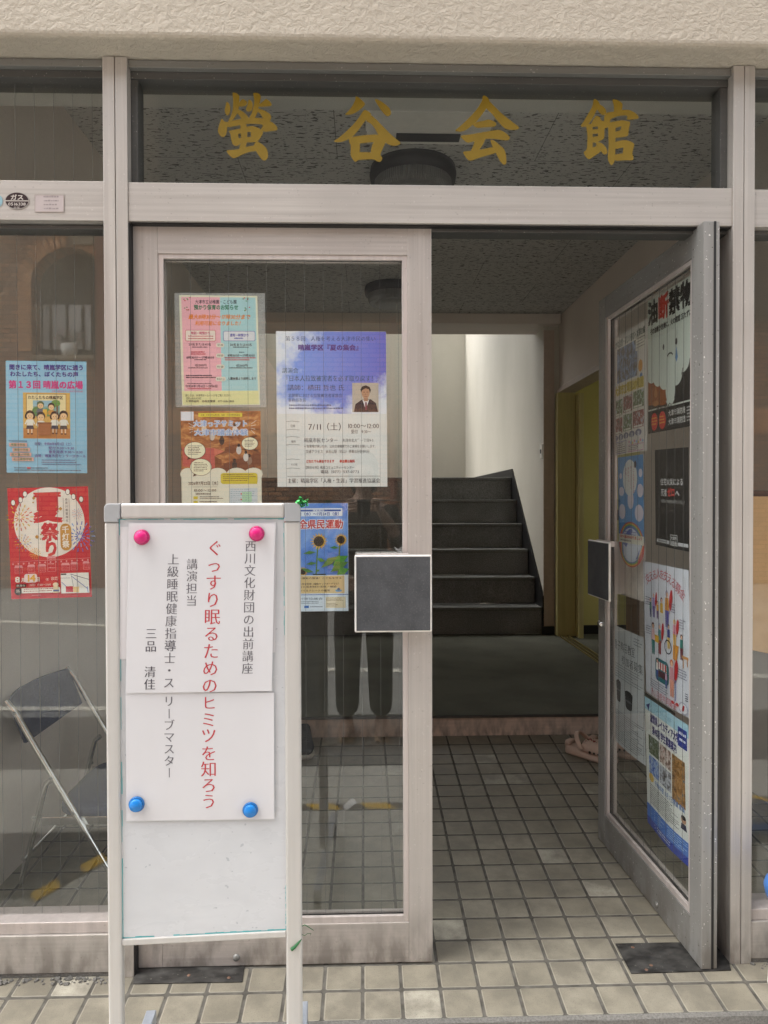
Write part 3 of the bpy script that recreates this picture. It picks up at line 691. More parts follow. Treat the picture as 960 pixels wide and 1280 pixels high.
# gold brush lettering on the transom glass: 螢谷会館
STROKES = [
 ((260, 105), [
  [(222,205),(262,245),(272,310),(255,365),(235,382),(210,362),(198,315),(212,260)],
  [(292,98),(340,108),(378,140),(376,215),(372,290),(350,360),(300,435),(235,455),(275,380),(297,310),(302,200)],
  [(415,172),(475,215),(455,265),(370,275),(372,225)],
  [(355,300),(420,330),(470,375),(490,405),(470,425),(400,425),(375,375),(340,345)],
  [(488,178),(525,205),(540,245),(530,310),(500,335),(465,330),(452,300),(475,250)],
  [(538,106),(600,105),(635,140),(632,190),(610,260),(600,330),(560,415),(485,415),(520,360),(545,280),(555,200),(550,150)],
  [(692,175),(735,200),(768,245),(755,268),(605,278),(605,250),(665,205)],
  [(600,290),(680,318),(745,360),(762,400),(745,450),(680,445),(660,410),(620,350),(590,330)],
  [(225,455),(380,420),(560,402),(665,412),(760,450),(820,500),(838,540),(820,560),(670,578),(630,545),(665,490),(560,478),(470,480),(385,495),(230,525),(215,480)],
  [(162,410),(200,455),(232,450),(230,560),(215,620),(180,642),(140,620),(116,565),(130,500),(150,450)],
  [(245,565),(300,550),(362,560),(366,640),(388,700),(375,735),(335,748),(295,730),(275,660),(270,600)],
  [(248,560),(390,535),(520,500),(580,515),(635,545),(600,600),(512,575),(470,578),(362,602),(300,620)],
  [(512,560),(640,540),(665,590),(600,695),(540,700),(514,640)],
  [(385,480),(475,480),(470,700),(450,765),(370,790),(392,700),(395,600)],
  [(360,650),(400,650),(470,635),(560,632),(600,690),(520,705),(460,702),(378,715)],
  [(215,795),(370,785),(450,755),(545,738),(600,770),(580,808),(500,815),(420,845),(360,875),(315,893),(285,885),(240,840)],
  [(590,685),(660,730),(705,775),(722,830),(718,890),(690,922),(655,918),(615,870),(570,800),(540,735)]]),
 ((410, 105), [
  [(330,145),(360,155),(410,195),(450,240),(420,280),(350,335),(280,368),(195,373),(250,320),(300,250),(328,190)],
  [(558,180),(600,185),(680,235),(740,290),(758,340),(750,375),(715,393),(670,360),(620,290),(570,210)],
  [(430,305),(485,325),(520,360),(510,380),(440,450),(370,550),(300,630),(240,668),(170,695),(110,702),(60,690),(130,645),(230,560),(310,480),(380,390)],
  [(510,365),(590,435),(670,520),(770,620),(875,705),(860,725),(825,742),(760,740),(695,712),(650,660),(600,610),(560,530),(520,480),(455,445),(465,390)],
  [(245,660),(310,628),(540,604),(620,610),(700,690),(640,730),(540,697),(385,715),(265,735)],
  [(258,665),(385,700),(382,830),(372,905),(330,938),(305,920),(268,855),(275,750)],
  [(540,690),(698,690),(660,770),(625,850),(655,885),(640,925),(615,938),(560,915),(505,830)],
  [(300,830),(380,818),(510,818),(640,860),(640,910),(500,903),(370,912),(320,925)]]),
 ((560, 105), [
  [(430,132),(470,155),(495,190),(500,215),(460,295),(400,380),(345,450),(280,505),(215,555),(150,576),(75,562),(160,495),(260,400),(350,300),(410,200),(415,150)],
  [(488,195),(560,270),(640,350),(740,430),(860,520),(840,545),(790,553),(700,545),(650,505),(590,440),(520,350),(455,295),(445,240)],
  [(290,490),(345,455),(430,440),(485,422),(550,445),(585,475),(570,508),(540,515),(430,522),(345,530)],
  [(135,620),(300,600),(450,572),(600,548),(650,560),(710,600),(745,640),(735,672),(700,680),(600,665),(500,655),(380,675),(290,695),(240,708),(200,685)],
  [(325,660),(452,650),(430,710),(380,790),(330,815),(265,815),(300,750)],
  [(172,810),(280,803),(390,788),(540,755),(595,800),(570,830),(460,862),(370,888),(280,922),(240,915),(205,870)],
  [(505,665),(560,680),(630,740),(675,780),(697,850),(703,940),(690,970),(660,968),(625,930),(590,860),(540,770),(520,720)]]),
 ((715, 110), [
  [(262,122),(310,150),(335,190),(330,215),(290,280),(240,380),(170,468),(95,465),(140,400),(200,300),(245,220)],
  [(315,190),(370,215),(400,250),(415,295),(385,330),(350,320),(300,260),(295,220)],
  [(165,440),(248,425),(250,700),(250,760),(165,830),(135,770),(180,740),(185,560)],
  [(308,400),(402,400),(392,480),(388,600),(365,625),(312,640)],
  [(228,428),(285,325),(340,350),(345,390),(405,400),(400,470),(308,462),(240,472)],
  [(235,500),(312,488),(318,545),(245,556)],
  [(240,588),(312,575),(350,630),(300,655),(248,662)],
  [(285,650),(350,655),(400,700),(422,745),(425,780),(405,800),(380,800),(345,760),(295,700)],
  [(245,715),(300,690),(350,765),(270,815),(205,862),(165,830),(150,800)],
  [(480,132),(540,140),(600,180),(608,205),(595,285),(500,295),(503,220)],
  [(385,340),(410,295),(500,285),(600,262),(690,262),(760,300),(805,350),(790,372),(650,385),(668,330),(560,335),(460,375),(457,415),(440,470),(385,490),(385,400)],
  [(432,420),(525,400),(520,800),(510,890),(480,930),(455,920),(425,850),(440,700)],
  [(445,412),(600,385),(660,395),(700,405),(690,480),(600,458),(515,485)],
  [(595,450),(698,412),(680,500),(675,575),(600,592),(575,520)],
  [(515,525),(590,505),(680,550),(668,580),(600,592),(515,602)],
  [(512,645),(630,622),(700,640),(750,670),(740,725),(620,712),(512,738)],
  [(620,700),(750,678),(720,790),(740,850),(725,870),(610,870),(605,790)],
  [(508,797),(610,785),(735,800),(735,865),(620,870),(512,878)]])]
GOLD = plain('gold sign paint', (0.235, 0.150, 0.005), 0.5, var=0.08)
from mathutils.geometry import tessellate_polygon
for (ou, ov), strokes in STROKES:
    gm = MB(); k_ = 0
    for sp in strokes:
        pts = []
        for i, p in enumerate(sp):              # one round of corner cutting
            q = sp[(i + 1) % len(sp)]
            pts += [(p[0] * .8 + q[0] * .2, p[1] * .8 + q[1] * .2), (p[0] * .2 + q[0] * .8, p[1] * .2 + q[1] * .8)]
        k_ += 1; yy = YG - 0.0036 - k_ * 0.00003
        P3 = [at(ou + x / 9.6, ov + y / 9.6, YG - 0.0036) for x, y in pts]
        vs = [Vector((p.x, yy, p.z)) for p in P3]
        gm.add(vs, [list(t) for t in tessellate_polygon([vs])])
    gm.build('lettering', GOLD, pM, fix=False)

# gas badge, paper label and blue sticker on the left transom bar
def on_bar(u, v): return at(u, v, YF + 0.0045)
gb = Sheet('gas_badge', (45, 110, 270, 270), on_bar(6.1, 239.9), on_bar(36.5, 240.1), on_bar(6.1, 261.5), (0, -1, 0), outline=[(157 + 112 * math.cos(a), 190 + 80 * math.sin(a)) for a in (2 * math.pi * i / 36 for i in range(36))], paper=(175, 168, 162))
gb.ell(157, 190, 106, 74, (50, 30, 32)); gb.rect(50, 187, 264, 197, (190, 182, 174))
gb.text('ガス', 95, 220, 132, 186, (205, 196, 188), 0.03); gb.text('0516338', 75, 240, 202, 240, (205, 196, 188), 0.02); gb.text('設置', 125, 185, 244, 264, (190, 182, 176))
gb.done('dark oval gas badge on the frame bar left of the doors', 'badge')
lb = Sheet('paper_label', (320, 135, 590, 295), on_bar(43.3, 243.3), on_bar(80, 243.5), on_bar(43.3, 265), (0, -1, 0), paper=(196, 184, 182))
lb.frame(320, 135, 590, 295, 5, (178, 166, 158))
lb.rows(400, 540, 145, 290, 4, (160, 150, 150), 3, 0.4, 30); lb.done('faded paper label beside the gas badge', 'label')
bs = Sheet('round_sticker', (-30, 130, 30, 260), on_bar(-6, 243), on_bar(4, 243), on_bar(-6, 259), (0, -1, 0), outline=[(-5 + 30 * math.cos(a), 195 + 60 * math.sin(a)) for a in (2 * math.pi * i / 24 for i in range(24))], paper=(150, 185, 195))
bs.done('pale blue round sticker at the left end of the frame bar', 'sticker')

# crumbled mortar under the kick rails
cr = MB(); rnd = random.Random(5)
for x0, x1, n_ in ((-1.0, mL0, 90), (mR1, 1.3, 60)):
    for i in range(n_):
        x = x0 + (x1 - x0) * rnd.random(); y = YF - 0.002 - rnd.random() ** 2 * 0.022; s_ = 0.0012 + rnd.random() ** 2 * 0.0040
        M = Matrix.Translation((x, y, s_ * 0.4)) @ Matrix.Rotation(rnd.random() * 6, 4, 'Z') @ Matrix.Rotation(rnd.random(), 4, 'X')
        cr.box(-s_ * 1.3, s_ * 1.3, -s_, s_, -s_ * .7, s_ * .7, 0, M)
    cr.box(x0 if x0 < 0 else x0, x1, YF + 0.006, 0.05, 0.0, 0.0118)
tag(cr.build('mortar_crumbs', MAT['mortar'], None, 0.0008), kind='stuff')

# ---------------------------------------------------------------- doors
def make_door(name, L, H, ext, label, mats, M):
    """local x from the hinge (0) to the free edge (L); ext = side (-1 / +1 on y) of the outer face; y = 0 is the outer face"""
    mv, mh = mats
    e = empty(name); e.matrix_world = M
    tag(e, label, 'door', 'pair of glass entrance doors')
    bpy.context.view_layer.update()
    T = 0.043
    def Y(a, b_): return (min(-ext * a, -ext * b_), max(-ext * a, -ext * b_))   # depth a..b behind the outer face
    def pc(nm, mat, x0, x1, a, b_, z0, z1, bev=0.0012, par=None, mi=None):
        y0, y1 = Y(a, b_); return MB().box(x0, x1, y0, y1, z0, z1).build(nm, mat, par or e, bev, world=False)
    z0 = 0.005
    S1, S2 = 0.064, 0.064
    pc('stile', mv, 0, S1, 0, T, z0, H); pc('stile', mv, L - S2, L, 0, T, z0, H)
    pc('top_rail', mh, S1, L - S2, 0.0006, T - 0.0006, H - 0.075, H); pc('bottom_rail', mh, S1, L - S2, 0.0006, T - 0.0006, z0, 0.113)
    gx0, gx1, gz0, gz1 = S1, L - S2, 0.113, H - 0.075
    bd = MB()
    for side in ((0.004, 0.014), (T - 0.014, T - 0.004)):
        y0, y1 = Y(*side)
        bd.box(gx0, gx0 + 0.014, y0, y1, gz0, gz1); bd.box(gx1 - 0.014, gx1, y0, y1, gz0, gz1)
        bd.box(gx0 + 0.014, gx1 - 0.014, y0, y1, gz0, gz0 + 0.017); bd.box(gx0 + 0.014, gx1 - 0.014, y0, y1, gz1 - 0.012, gz1)
    bd.build('glazing_bead', MAT['bead'], e, 0.001, world=False)
    gk = MB(); y0, y1 = Y(0.0145, T - 0.0145)
    gk.box(gx0, gx0 + 0.010, y0, y1, gz0, gz1); gk.box(gx1 - 0.010, gx1, y0, y1, gz0, gz1); gk.box(gx0 + .01, gx1 - .01, y0, y1, gz0, gz0 + .012); gk.box(gx0 + .01, gx1 - .01, y0, y1, gz1 - .009, gz1)
    gk.build('gasket', MAT['rubber'], e, world=False)
    yc = -ext * 0.020
    p = MB().box(gx0 + 0.0105, gx1 - 0.0105, yc - 0.0034, yc + 0.0034, gz0 + .0125, gz1 - .0095).build('pane', MAT['glass'], e, world=False)
    wr = MB(); x = gx0 + 0.03
    while x < gx1 - 0.012:
        wr.box(x - 0.0003, x + 0.0003, yc - 0.0004, yc + 0.0004, gz0 + .014, gz1 - .011); x += 0.0505
    wr.build('wire', MAT['wire'], p, world=False)
    # push plates on both faces
    c0, c1 = L - 0.207, L - 0.004
    for s_ in (0, 1):
        za, zb = 0.905, 1.108
        def Q(a, b_): return Y(-b_, -a) if s_ == 0 else Y(T + a, T + b_)
        y0, y1 = Q(0.034, 0.042)
        pl = MB().box(c0, c1, y0, y1, za, zb); pb = pl.build('push_plate', MAT['plate_rim'], e, 0.004, world=False, seg=3)
        y0, y1 = Q(0.0422, 0.0436); MB().box(c0 + .0048, c1 - .0048, y0, y1, za + .0048, zb - .0048).build('pad', MAT['plate'], pb, 0.002, world=False)
        y0, y1 = Q(0.0003, 0.0338); MB().box(c1 - 0.060, c1 - 0.006, y0, y1, za + .008, zb - .008).build('bracket', MAT['bead'], pb, 0.001, world=False)
        if s_ == 0:
            yk = Y(0.0185 - 0.0061, 0.0165 - 0.0001); y0, y1 = Q(0.020, 0.0338)
            MB().box(c0 + 0.006, c1 - 0.061, y0, y1, zb - .016, zb + .003).build('plate_return', MAT['bead'], pb, 0.001, world=False)
    sc2 = MB().lathe([(0.0, ext * 0.006), (0.008, ext * 0.005), (0.0095, 0.0)], (0.26, 0, 0.028), 18, axis='y'); sc2.build('door_stop_screw', MAT['grey_alu'], e, world=False)
    if ext < 0: return e
    # lock cylinder on the free stile and a screw at the foot
    lk = MB(); yy = Y(-0.012, 0.0)
    lk.lathe([(0.0, -ext * -0.012), (0.011, -ext * -0.011), (0.013, -ext * -0.004), (0.0135, 0.0)], (L - 0.028, 0, 0.80), 20, axis='y')
    lk.build('lock', MAT['chrome'], e, world=False)
    if ext > 0:
        ru = MB().box(-0.0015, -0.0002, *Y(0.027, 0.033), z0, H); ru.build('edge_seal', MAT['rubber'], e, world=False)
    return e
def mk_plate():
    k = NT('worn black push pad'); f = k.noise((14, 14, 14), detail=6, rough=0.7); g = k.noise((230, 230, 230), detail=3)
    c = k.mix(k.ramp(f, [(0.3, 0.0), (0.7, 1.0)]), (0.044, 0.046, 0.051), (0.078, 0.081, 0.087)); c = k.mix(k.ramp(g, [(0.55, 0.0), (0.75, 0.5)]), c, (0.15, 0.15, 0.155))
    return k.bsdf(c, 0.55, 0, k.bump(g, 0.2, 0.001))
MAT['plate'] = mk_plate(); MAT['plate_rim'] = plain('brushed plate rim', (0.80, 0.77, 0.73), 0.35, 0.3)
YD = -0.021
dl0, dl1 = at(168.6, 630, YD).x, at(540, 700, YD).x
H_D = at(455, 283.0, YD).z
make_door('glass_door', dl1 - dl0, H_D, -1, 'closed left glass door covered with four notices', (MAT['door_v'], MAT['door_h']), Matrix.Translation((dl0, YD, 0)))
YN = -0.075
XD = at(877.3, 1000, YN).x
OPEN = R(92.2); NR = Vector((-math.sin(OPEN), math.cos(OPEN), 0))      # outward normal of the open leaf's outer face
far = atp(748, 800, Vector((XD, YN, 0)), NR); LD = (far - Vector((XD, YN, far.z))).length
MR = Matrix.Translation((XD, YN, 0)) @ Matrix.Rotation(OPEN, 4, 'Z')
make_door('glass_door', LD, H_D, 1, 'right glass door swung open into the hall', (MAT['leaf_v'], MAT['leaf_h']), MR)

# floor hinge covers
def mk_hp():
    k = NT('grimy steel hinge cover'); f = k.noise((16, 30, 16), detail=6, rough=0.65); g = k.noise((140, 140, 140), detail=2)
    c = k.mix(k.ramp(f, [(0.40, 0.0), (0.68, 1.0)]), (0.022, 0.021, 0.020), (0.085, 0.082, 0.076)); c = k.mix(k.ramp(g, [(0.70, 0.0), (0.74, 0.5)]), c, (0.26, 0.24, 0.21))
    return k.bsdf(c, k.ramp(f, [(0.3, 0.35), (0.7, 0.6)]), 0.2)
HP = mk_hp()
def plate_quad(name, quad, label):
    m = MB(); pts = [atz(u, v, 0.004) for u, v in quad]
    n_ = len(pts); m.add([(p.x, p.y, 0.004) for p in pts] + [(p.x, p.y, 0.0004) for p in pts], [list(range(n_)), list(range(n_, 2 * n_))[::-1]] + [(i, (i + 1) % n_, n_ + (i + 1) % n_, n_ + i) for i in range(n_)])
    o_ = m.build(name, HP, None, 0.0008); tag(o_, label, 'floor plate'); return o_, pts
hp1, q1 = plate_quad('hinge_cover', [(769, 1179), (852, 1177.5), (905, 1180), (914, 1212), (789, 1216)], 'dark steel floor hinge cover at the foot of the open door')
hp2, q2 = plate_quad('hinge_cover', [(171, 1203), (306, 1203), (303, 1226.5), (166.5, 1229)], 'dark steel floor hinge cover under the closed door')
RUST = plain('rusty screw', (0.16, 0.09, 0.06), 0.6)
for hp, us in ((hp1, ((791, 1184), (814, 1206.5), (808, 1212))), (hp2, ((236, 1219), (286, 1222)))):
    for u, v in us:
        p = atz(u, v, 0.0045); sm = MB(); sm.lathe([(0.0, 0.0016), (0.004, 0.0012), (0.0048, 0.0)], (p.x, p.y, 0.0042), 14)
        sm.build('screw', RUST, hp)

# ---------------------------------------------------------------- posters
YP = YD + 0.020 + 0.0034 + 0.0045           # inside face of the left door's glass
def on_l(u, v): return at(u, v, YP)
YPw = YG + 0.0034 + 0.004
def on_w(u, v): return at(u, v, YPw)
XP = Vector((XD, YN, 0)) - NR * (0.020 + 0.0034 + 0.0055)
def on_r(u, v): return atp(u, v, XP, NR)
NF = (0, -1, 0)
INKY = (52, 46, 60)

# P1 laminated kindergarten notice (drawn in a 960 x 1182 crop of 210,360..340,520)
def c1(x, y): return on_l(210 + x / 7.385, 360 + y / 7.385)
s = Sheet('notice', (58, 40, 905, 1105), c1(58, 45), c1(895, 48), c1(70, 1100), NF, paper=MAT['film'])
s.poly([(103, 60), (833, 66), (850, 1085), (120, 1090)], (232, 230, 205))
s.poly([(122, 78), (482, 80), (492, 952), (140, 955)], (242, 182, 192)); s.poly([(482, 80), (815, 82), (830, 950), (492, 952)], (178, 216, 220))
s.poly([(120, 956), (836, 952), (840, 1078), (128, 1082)], (234, 230, 172))
s.text('大津市立幼稚園・こども園', 250, 640, 102, 142, INKY, 0.02); s.text('預かり保育のお知らせ', 238, 655, 148, 198, (48, 122, 84), 0.035)
s.text('最大8時30分～17時30分まで', 188, 768, 238, 286, (238, 138, 40), 0.03, shear=0.2); s.text('利用可能になりました！', 250, 700, 300, 344, (238, 138, 40), 0.03, shear=0.2)
for x0, y0, x1, y1, c, f in ((156, 385, 442, 490, (206, 70, 84), (240, 226, 214)), (510, 394, 810, 488, (84, 100, 180), (226, 226, 230))):
    s.rrect(x0, y0, x1, y1, 16, c); s.rrect(x0 + 4, y0 + 4, x1 - 4, y1 - 4, 13, f)
s.text('特別一時預かり', 210, 390, 398, 430, (200, 60, 110), 0.03); s.rows(184, 420, 436, 482, 2, (206, 90, 100), 4, 0.5, 14)
s.text('通常一時預かり', 572, 752, 418, 448, (84, 84, 176), 0.03); s.rows(612, 716, 454, 478, 1, (96, 100, 180), 5, 0.6, 14)
for x0, y0, x1, t in ((186, 505, 398, '20名または40名'), (572, 508, 780, '20名または40名'), (164, 628, 424, '8時30分～17時30分'), (550, 608, 806, '8時30分～17時30分'), (240, 700, 352, '1日300円'), (624, 702, 736, '1日300円'), (546, 824, 818, '入園後園より説明します'), (150, 895, 455, '令和8年1月6日～2月6日')):
    s.text(t, x0, x1, y0, y0 + 28, INKY, 0.012)
for x0, x1, y0, y1, c in ((215, 368, 540, 554, INKY), (602, 750, 540, 554, INKY), (204, 388, 584, 622, (206, 74, 90)), (655, 705, 588, 600, INKY), (520, 812, 638, 676, (206, 84, 100)), (238, 348, 658, 672, INKY), (180, 410, 734, 748, INKY), (562, 792, 734, 748, INKY), (158, 440, 804, 840, INKY), (170, 430, 880, 892, INKY), (172, 420, 926, 940, (206, 74, 90))):
    s.rows(x0, x1, y0, y1, max(1, round((y1 - y0) / 18)), c, x0 + y0, 0.6, 13)
for y0, y1, t, x0, x1 in ((506, 546, '定員', 444, 520), (604, 644, '時間', 442, 520), (708, 748, '料金', 442, 522), (822, 864, '申請方法', 436, 530)):
    s.rrect(x0, y0, x1, y1, 19, (226, 222, 206)); s.text(t, x0 + 10, x1 - 10, y0 + 9, y1 - 9, (90, 84, 84))
s.text('詳しくは、大津市ホームページをご覧ください。', 150, 592, 984, 1008, INKY, 0.01); s.text('【問い合わせ先】', 150, 310, 1012, 1034, INKY, 0.01); s.text('大津市役所　幼保支援課　077-528-2803', 152, 606, 1038, 1062, INKY, 0.014)
rnd = random.Random(9)
for sx_, sy_ in ((180, 100), (730, 100), (180, 190), (735, 190)):
    for i in range(5): s.ell(sx_ + rnd.uniform(-32, 32), sy_ + rnd.uniform(-18, 18), 7, 5, (206, 60, 70) if i % 2 else (96, 150, 90), 10)
s.done('laminated pink and blue kindergarten notice at the top left of the closed door', 'notice')

# P2 council summit flyer (crop 215,505..335,635 x8)
def c2(x, y): return on_l(215 + x / 8, 505 + y / 8)
s = Sheet('flyer', (85, 70, 890, 1210), c2(85, 72), c2(888, 70), c2(100, 1212), NF, paper=(232, 228, 210))
s.photo(85, 70, 888, 690, mk_photo(1, [(70, 36, 24), (140, 84, 48), (168, 104, 60), (196, 140, 84), (206, 160, 110)], 34, (1, 1, 2.2)))
s.rect(88, 74, 216, 165, (226, 230, 240)); s.poly([(100, 430), (420, 440), (440, 660), (100, 620)], (196, 92, 84)); s.poly([(415, 440), (560, 480), (420, 520)], (214, 120, 96))
for q in ([(420, 520), (600, 470), (660, 400), (530, 430), (520, 470)], [(420, 520), (490, 560), (490, 660), (425, 640)], [(490, 600), (880, 480), (880, 530), (600, 630)], [(530, 440), (640, 400), (640, 470), (600, 500), (535, 470)]):
    s.poly(q, (206, 168, 100) if q[0][1] % 20 else (128, 70, 40))
s.poly([(490, 615), (885, 500), (885, 620), (600, 690), (490, 660)], (120, 66, 40))
for x, y, c in ((665, 440, (206, 200, 196)), (770, 545, (150, 120, 100)), (620, 590, (60, 48, 44)), (495, 345, (50, 40, 40)), (735, 510, (220, 216, 210)), (318, 225, (222, 200, 170)), (628, 235, (226, 220, 214)), (400, 300, (210, 200, 190))):
    s.ell(x, y + 22, 26, 42, c, 14); s.ell(x, y - 28, 15, 18, (52, 36, 32), 12)
cloud = [(98, 690)] + [(98 + 110 * j + 55 + 58 * math.cos(a), 690 - 52 * math.sin(a)) for j in range(0) for a in (0,)]
for cx, rx in ((150, 75), (290, 40), (450, 92), (640, 100), (810, 92)): s.ell(cx, 700, rx, 62 if rx > 60 else 30, (232, 228, 210))
s.rect(92, 690, 888, 1210, (232, 228, 210))
s.rect(264, 90, 704, 128, (222, 206, 70)); s.text('主催：大津市PTA連合会　後援：大津市教育委員会', 288, 682, 98, 120, (90, 76, 40), 0.01)
for t, x0, x1, y0, y1 in (('大津っ子サミット', 214, 756, 160, 228), ('大津市議会体験', 222, 756, 248, 316)):
    s.text(t, x0 - 3, x1 + 3, y0, y1, (232, 238, 248), 0.085); s.text(t, x0, x1, y0, y1, (132, 164, 214), 0.02)
for i in range(4):
    s.line(165 + i * 3, 190 + i * 32, 205, 212 + i * 20, 4, (236, 232, 222)); s.line(790, 200 + i * 20, 845 - i * 6, 165 + i * 44, 4, (236, 232, 222))
for cx, cy, rx, ry, n_ in ((224, 462, 104, 82, 6), (282, 630, 106, 82, 6), (776, 396, 80, 62, 5)):
    s.ell(cx, cy, rx + 4, ry + 4, (84, 50, 34)); s.poly([(cx - rx * .6, cy + ry * .6), (cx - rx * .75, cy + ry * 1.15), (cx - rx * .2, cy + ry * .9)], (84, 50, 34)); s.ell(cx, cy, rx, ry, (240, 236, 206))
    s.rows(cx - rx * .68, cx + rx * .68, cy - ry * .6, cy + ry * .6, n_, (96, 76, 66), cx, 0.5, 18)
s.rrect(480, 690, 850, 800, 26, (216, 196, 60)); s.poly([(800, 780), (848, 806), (840, 770)], (216, 196, 60)); s.rows(498, 836, 702, 780, 4, (120, 100, 40), 3, 0.5, 18)
s.text('2026年7月22日［水］', 155, 474, 770, 812, (110, 84, 70), 0.02); s.rect(195, 826, 445, 829, (180, 170, 150)); s.text('10:00～12:00', 204, 436, 844, 878, (100, 90, 80), 0.02)
s.rows(226, 410, 890, 908, 1, (120, 104, 92), 5, 0.8, 16); s.rect(205, 922, 248, 950, (216, 196, 60)); s.rows(265, 506, 922, 956, 2, (110, 96, 84), 6, 0.5, 16); s.rect(205, 968, 248, 996, (216, 196, 60)); s.rows(265, 440, 970, 990, 1, (110, 96, 84), 7)
s.rect(565, 842, 848, 1010, (206, 214, 220)); s.rect(690, 880, 790, 980, (176, 216, 180)); s.rows(575, 840, 850, 1000, 7, (150, 170, 180), 8, 0.3, 40)
for x, y in ((684, 900), (684, 956)): s.ell(x, y, 8, 8, (206, 70, 60), 10)
s.done('council chamber summit flyer partly hidden behind the whiteboard', 'flyer')

# P3 lecture poster (crop 340,405..490,515 x6.4; lower crop y offset 640)
def mk_sky_print():
    k = NT('printed sky with clouds'); p = k.sep(k.P())
    A, B_ = c3(30, 55), c3(915, 55); zt, zb = c3(30, 55).z, c3(30, 720).z
    x = k.math('DIVIDE', k.math('SUBTRACT', p[0], A.x), B_.x - A.x); y = k.math('DIVIDE', k.math('SUBTRACT', zt, p[2]), zt - zb)
    n = k.noise((28, 28, 28), detail=6, rough=0.62)
    # cloud banks: upper left corner, left side low, right side middle, along the foot
    d1 = k.math('SUBTRACT', 0.52, k.math('ADD', k.math('MULTIPLY', x, 1.25), k.math('MULTIPLY', y, 0.55)))
    d2 = k.math('SUBTRACT', k.math('ADD', k.math('MULTIPLY', x, 0.95), k.math('MULTIPLY', y, 1.0)), 1.38)
    d3 = k.math('SUBTRACT', k.math('MULTIPLY', y, 1.6), k.math('ADD', 1.12, k.math('MULTIPLY', x, 0.55)))
    m = k.math('MAXIMUM', k.math('MAXIMUM', d1, d2), d3)
    f = k.ramp(k.math('ADD', m, k.math('MULTIPLY', k.math('SUBTRACT', n, 0.5), 0.9)), [(0.0, 0.0), (0.34, 1.0)])
    blue = k.mix(x, rgb(138, 168, 236), rgb(112, 112, 202))
    c = k.mix(f, blue, rgb(226, 230, 238))
    return k.bsdf(c, 0.5, 0, None, 0.3)
def c3(x, y): return on_l(340 + x / 6.4, 405 + y / 6.4)
s = Sheet('poster', (30, 55, 918, 1302), c3(31, 57), c3(913, 60), c3(44, 1303), NF, paper=(228, 230, 228))
s.photo(32, 57, 916, 716, mk_sky_print())
pk = MB(); 
s.text('第５８回　人権を考える大津市民の集い', 106, 834, 92, 136, (70, 74, 104), 0.0, True); s.text('晴嵐学区『夏の集会』', 206, 722, 160, 210, (98, 66, 140), 0.05)
s.text('講演会', 76, 208, 346, 392, (62, 84, 84), 0.015, True); s.text('『日本人拉致被害者を必ず取り戻す！』', 84, 880, 406, 458, (62, 84, 84), 0.015, True)
s.text('講師：横田 哲也 氏', 118, 578, 480, 532, (66, 66, 84), 0.004, True)
s.text('北朝鮮における拉致被害者家族会', 122, 560, 552, 586, (76, 80, 104), 0.004, True); s.text('事務局次長', 122, 268, 590, 622, (76, 80, 104), 0.004, True)
s.rows(126, 616, 640, 690, 2, (96, 104, 140), 2, 0.5, 20)
s.text('7/11（土）', 280, 592, 786, 852, (70, 70, 76), -0.004, True); s.text('10:00～12:00', 596, 856, 786, 838, (76, 76, 80), -0.004, True); s.text('受付　9:30～', 626, 790, 842, 876, (92, 84, 84), 0.0)
s.text('晴嵐市民センター', 248, 520, 908, 948, (84, 84, 90), 0, True); s.text('大津市北大路一丁目9-5', 556, 808, 914, 944, (100, 98, 98), 0, True)
s.text('※駐車場が狭いため、公共交通機関でのご来場をお願いします。', 248, 838, 964, 990, (110, 106, 106)); s.text('交通アクセス　JR石山駅（石山）停車15分徒歩5分', 260, 776, 1004, 1034, (110, 106, 106))
s.text('どなたでも参加できます　　参加費は無料', 262, 656, 1084, 1110, (206, 62, 56), 0.03); s.text('【問合せ先】晴嵐コミュニティーセンター', 246, 652, 1134, 1160, (100, 96, 96)); s.text('電話（077）537-0773', 378, 690, 1166, 1196, (92, 90, 94))
s.text('日時', 138, 178, 802, 826, (120, 116, 116)); s.text('場所', 142, 182, 928, 950, (120, 116, 116)); s.text('その他', 140, 192, 1112, 1134, (120, 116, 116))
for y in (780, 846, 904, 966, 1084, 1156):
    s.line(104, y, 150, y - 6, 3, (150, 150, 146)); s.line(150, y - 6, 212, y, 3, (150, 150, 146))
s.rect(110, 1216, 858, 1219, (120, 118, 116)); s.text('主催：晴嵐学区「人権・生涯」学習推進協議会', 110, 860, 1232, 1274, (70, 72, 78), 0.0, True)
# the lecturer's portrait: dark suit, pale background
s.rect(640, 468, 852, 702, (196, 184, 170))
s.poly([(652, 702), (664, 640), (714, 604), (790, 600), (830, 630), (848, 702)], (56, 42, 50)); s.poly([(722, 606), (748, 680), (776, 604)], (226, 224, 226)); s.poly([(744, 622), (756, 622), (760, 680), (748, 690), (742, 680)], (120, 60, 80))
s.rect(734, 580, 766, 616, (176, 132, 104)); s.ell(748, 548, 32, 46, (190, 146, 116)); s.poly([(712, 550), (706, 520), (722, 496), (750, 488), (780, 500), (790, 524), (784, 552), (776, 520), (748, 512), (720, 526)], (40, 32, 34))
s.rect(728, 540, 744, 544, (50, 40, 38)); s.rect(754, 540, 770, 544, (50, 40, 38)); s.rect(738, 576, 762, 579, (130, 76, 66)); s.poly([(747, 548), (752, 564), (744, 564)], (166, 120, 94))
s.done('large blue sky lecture poster with a portrait on the closed door', 'poster')

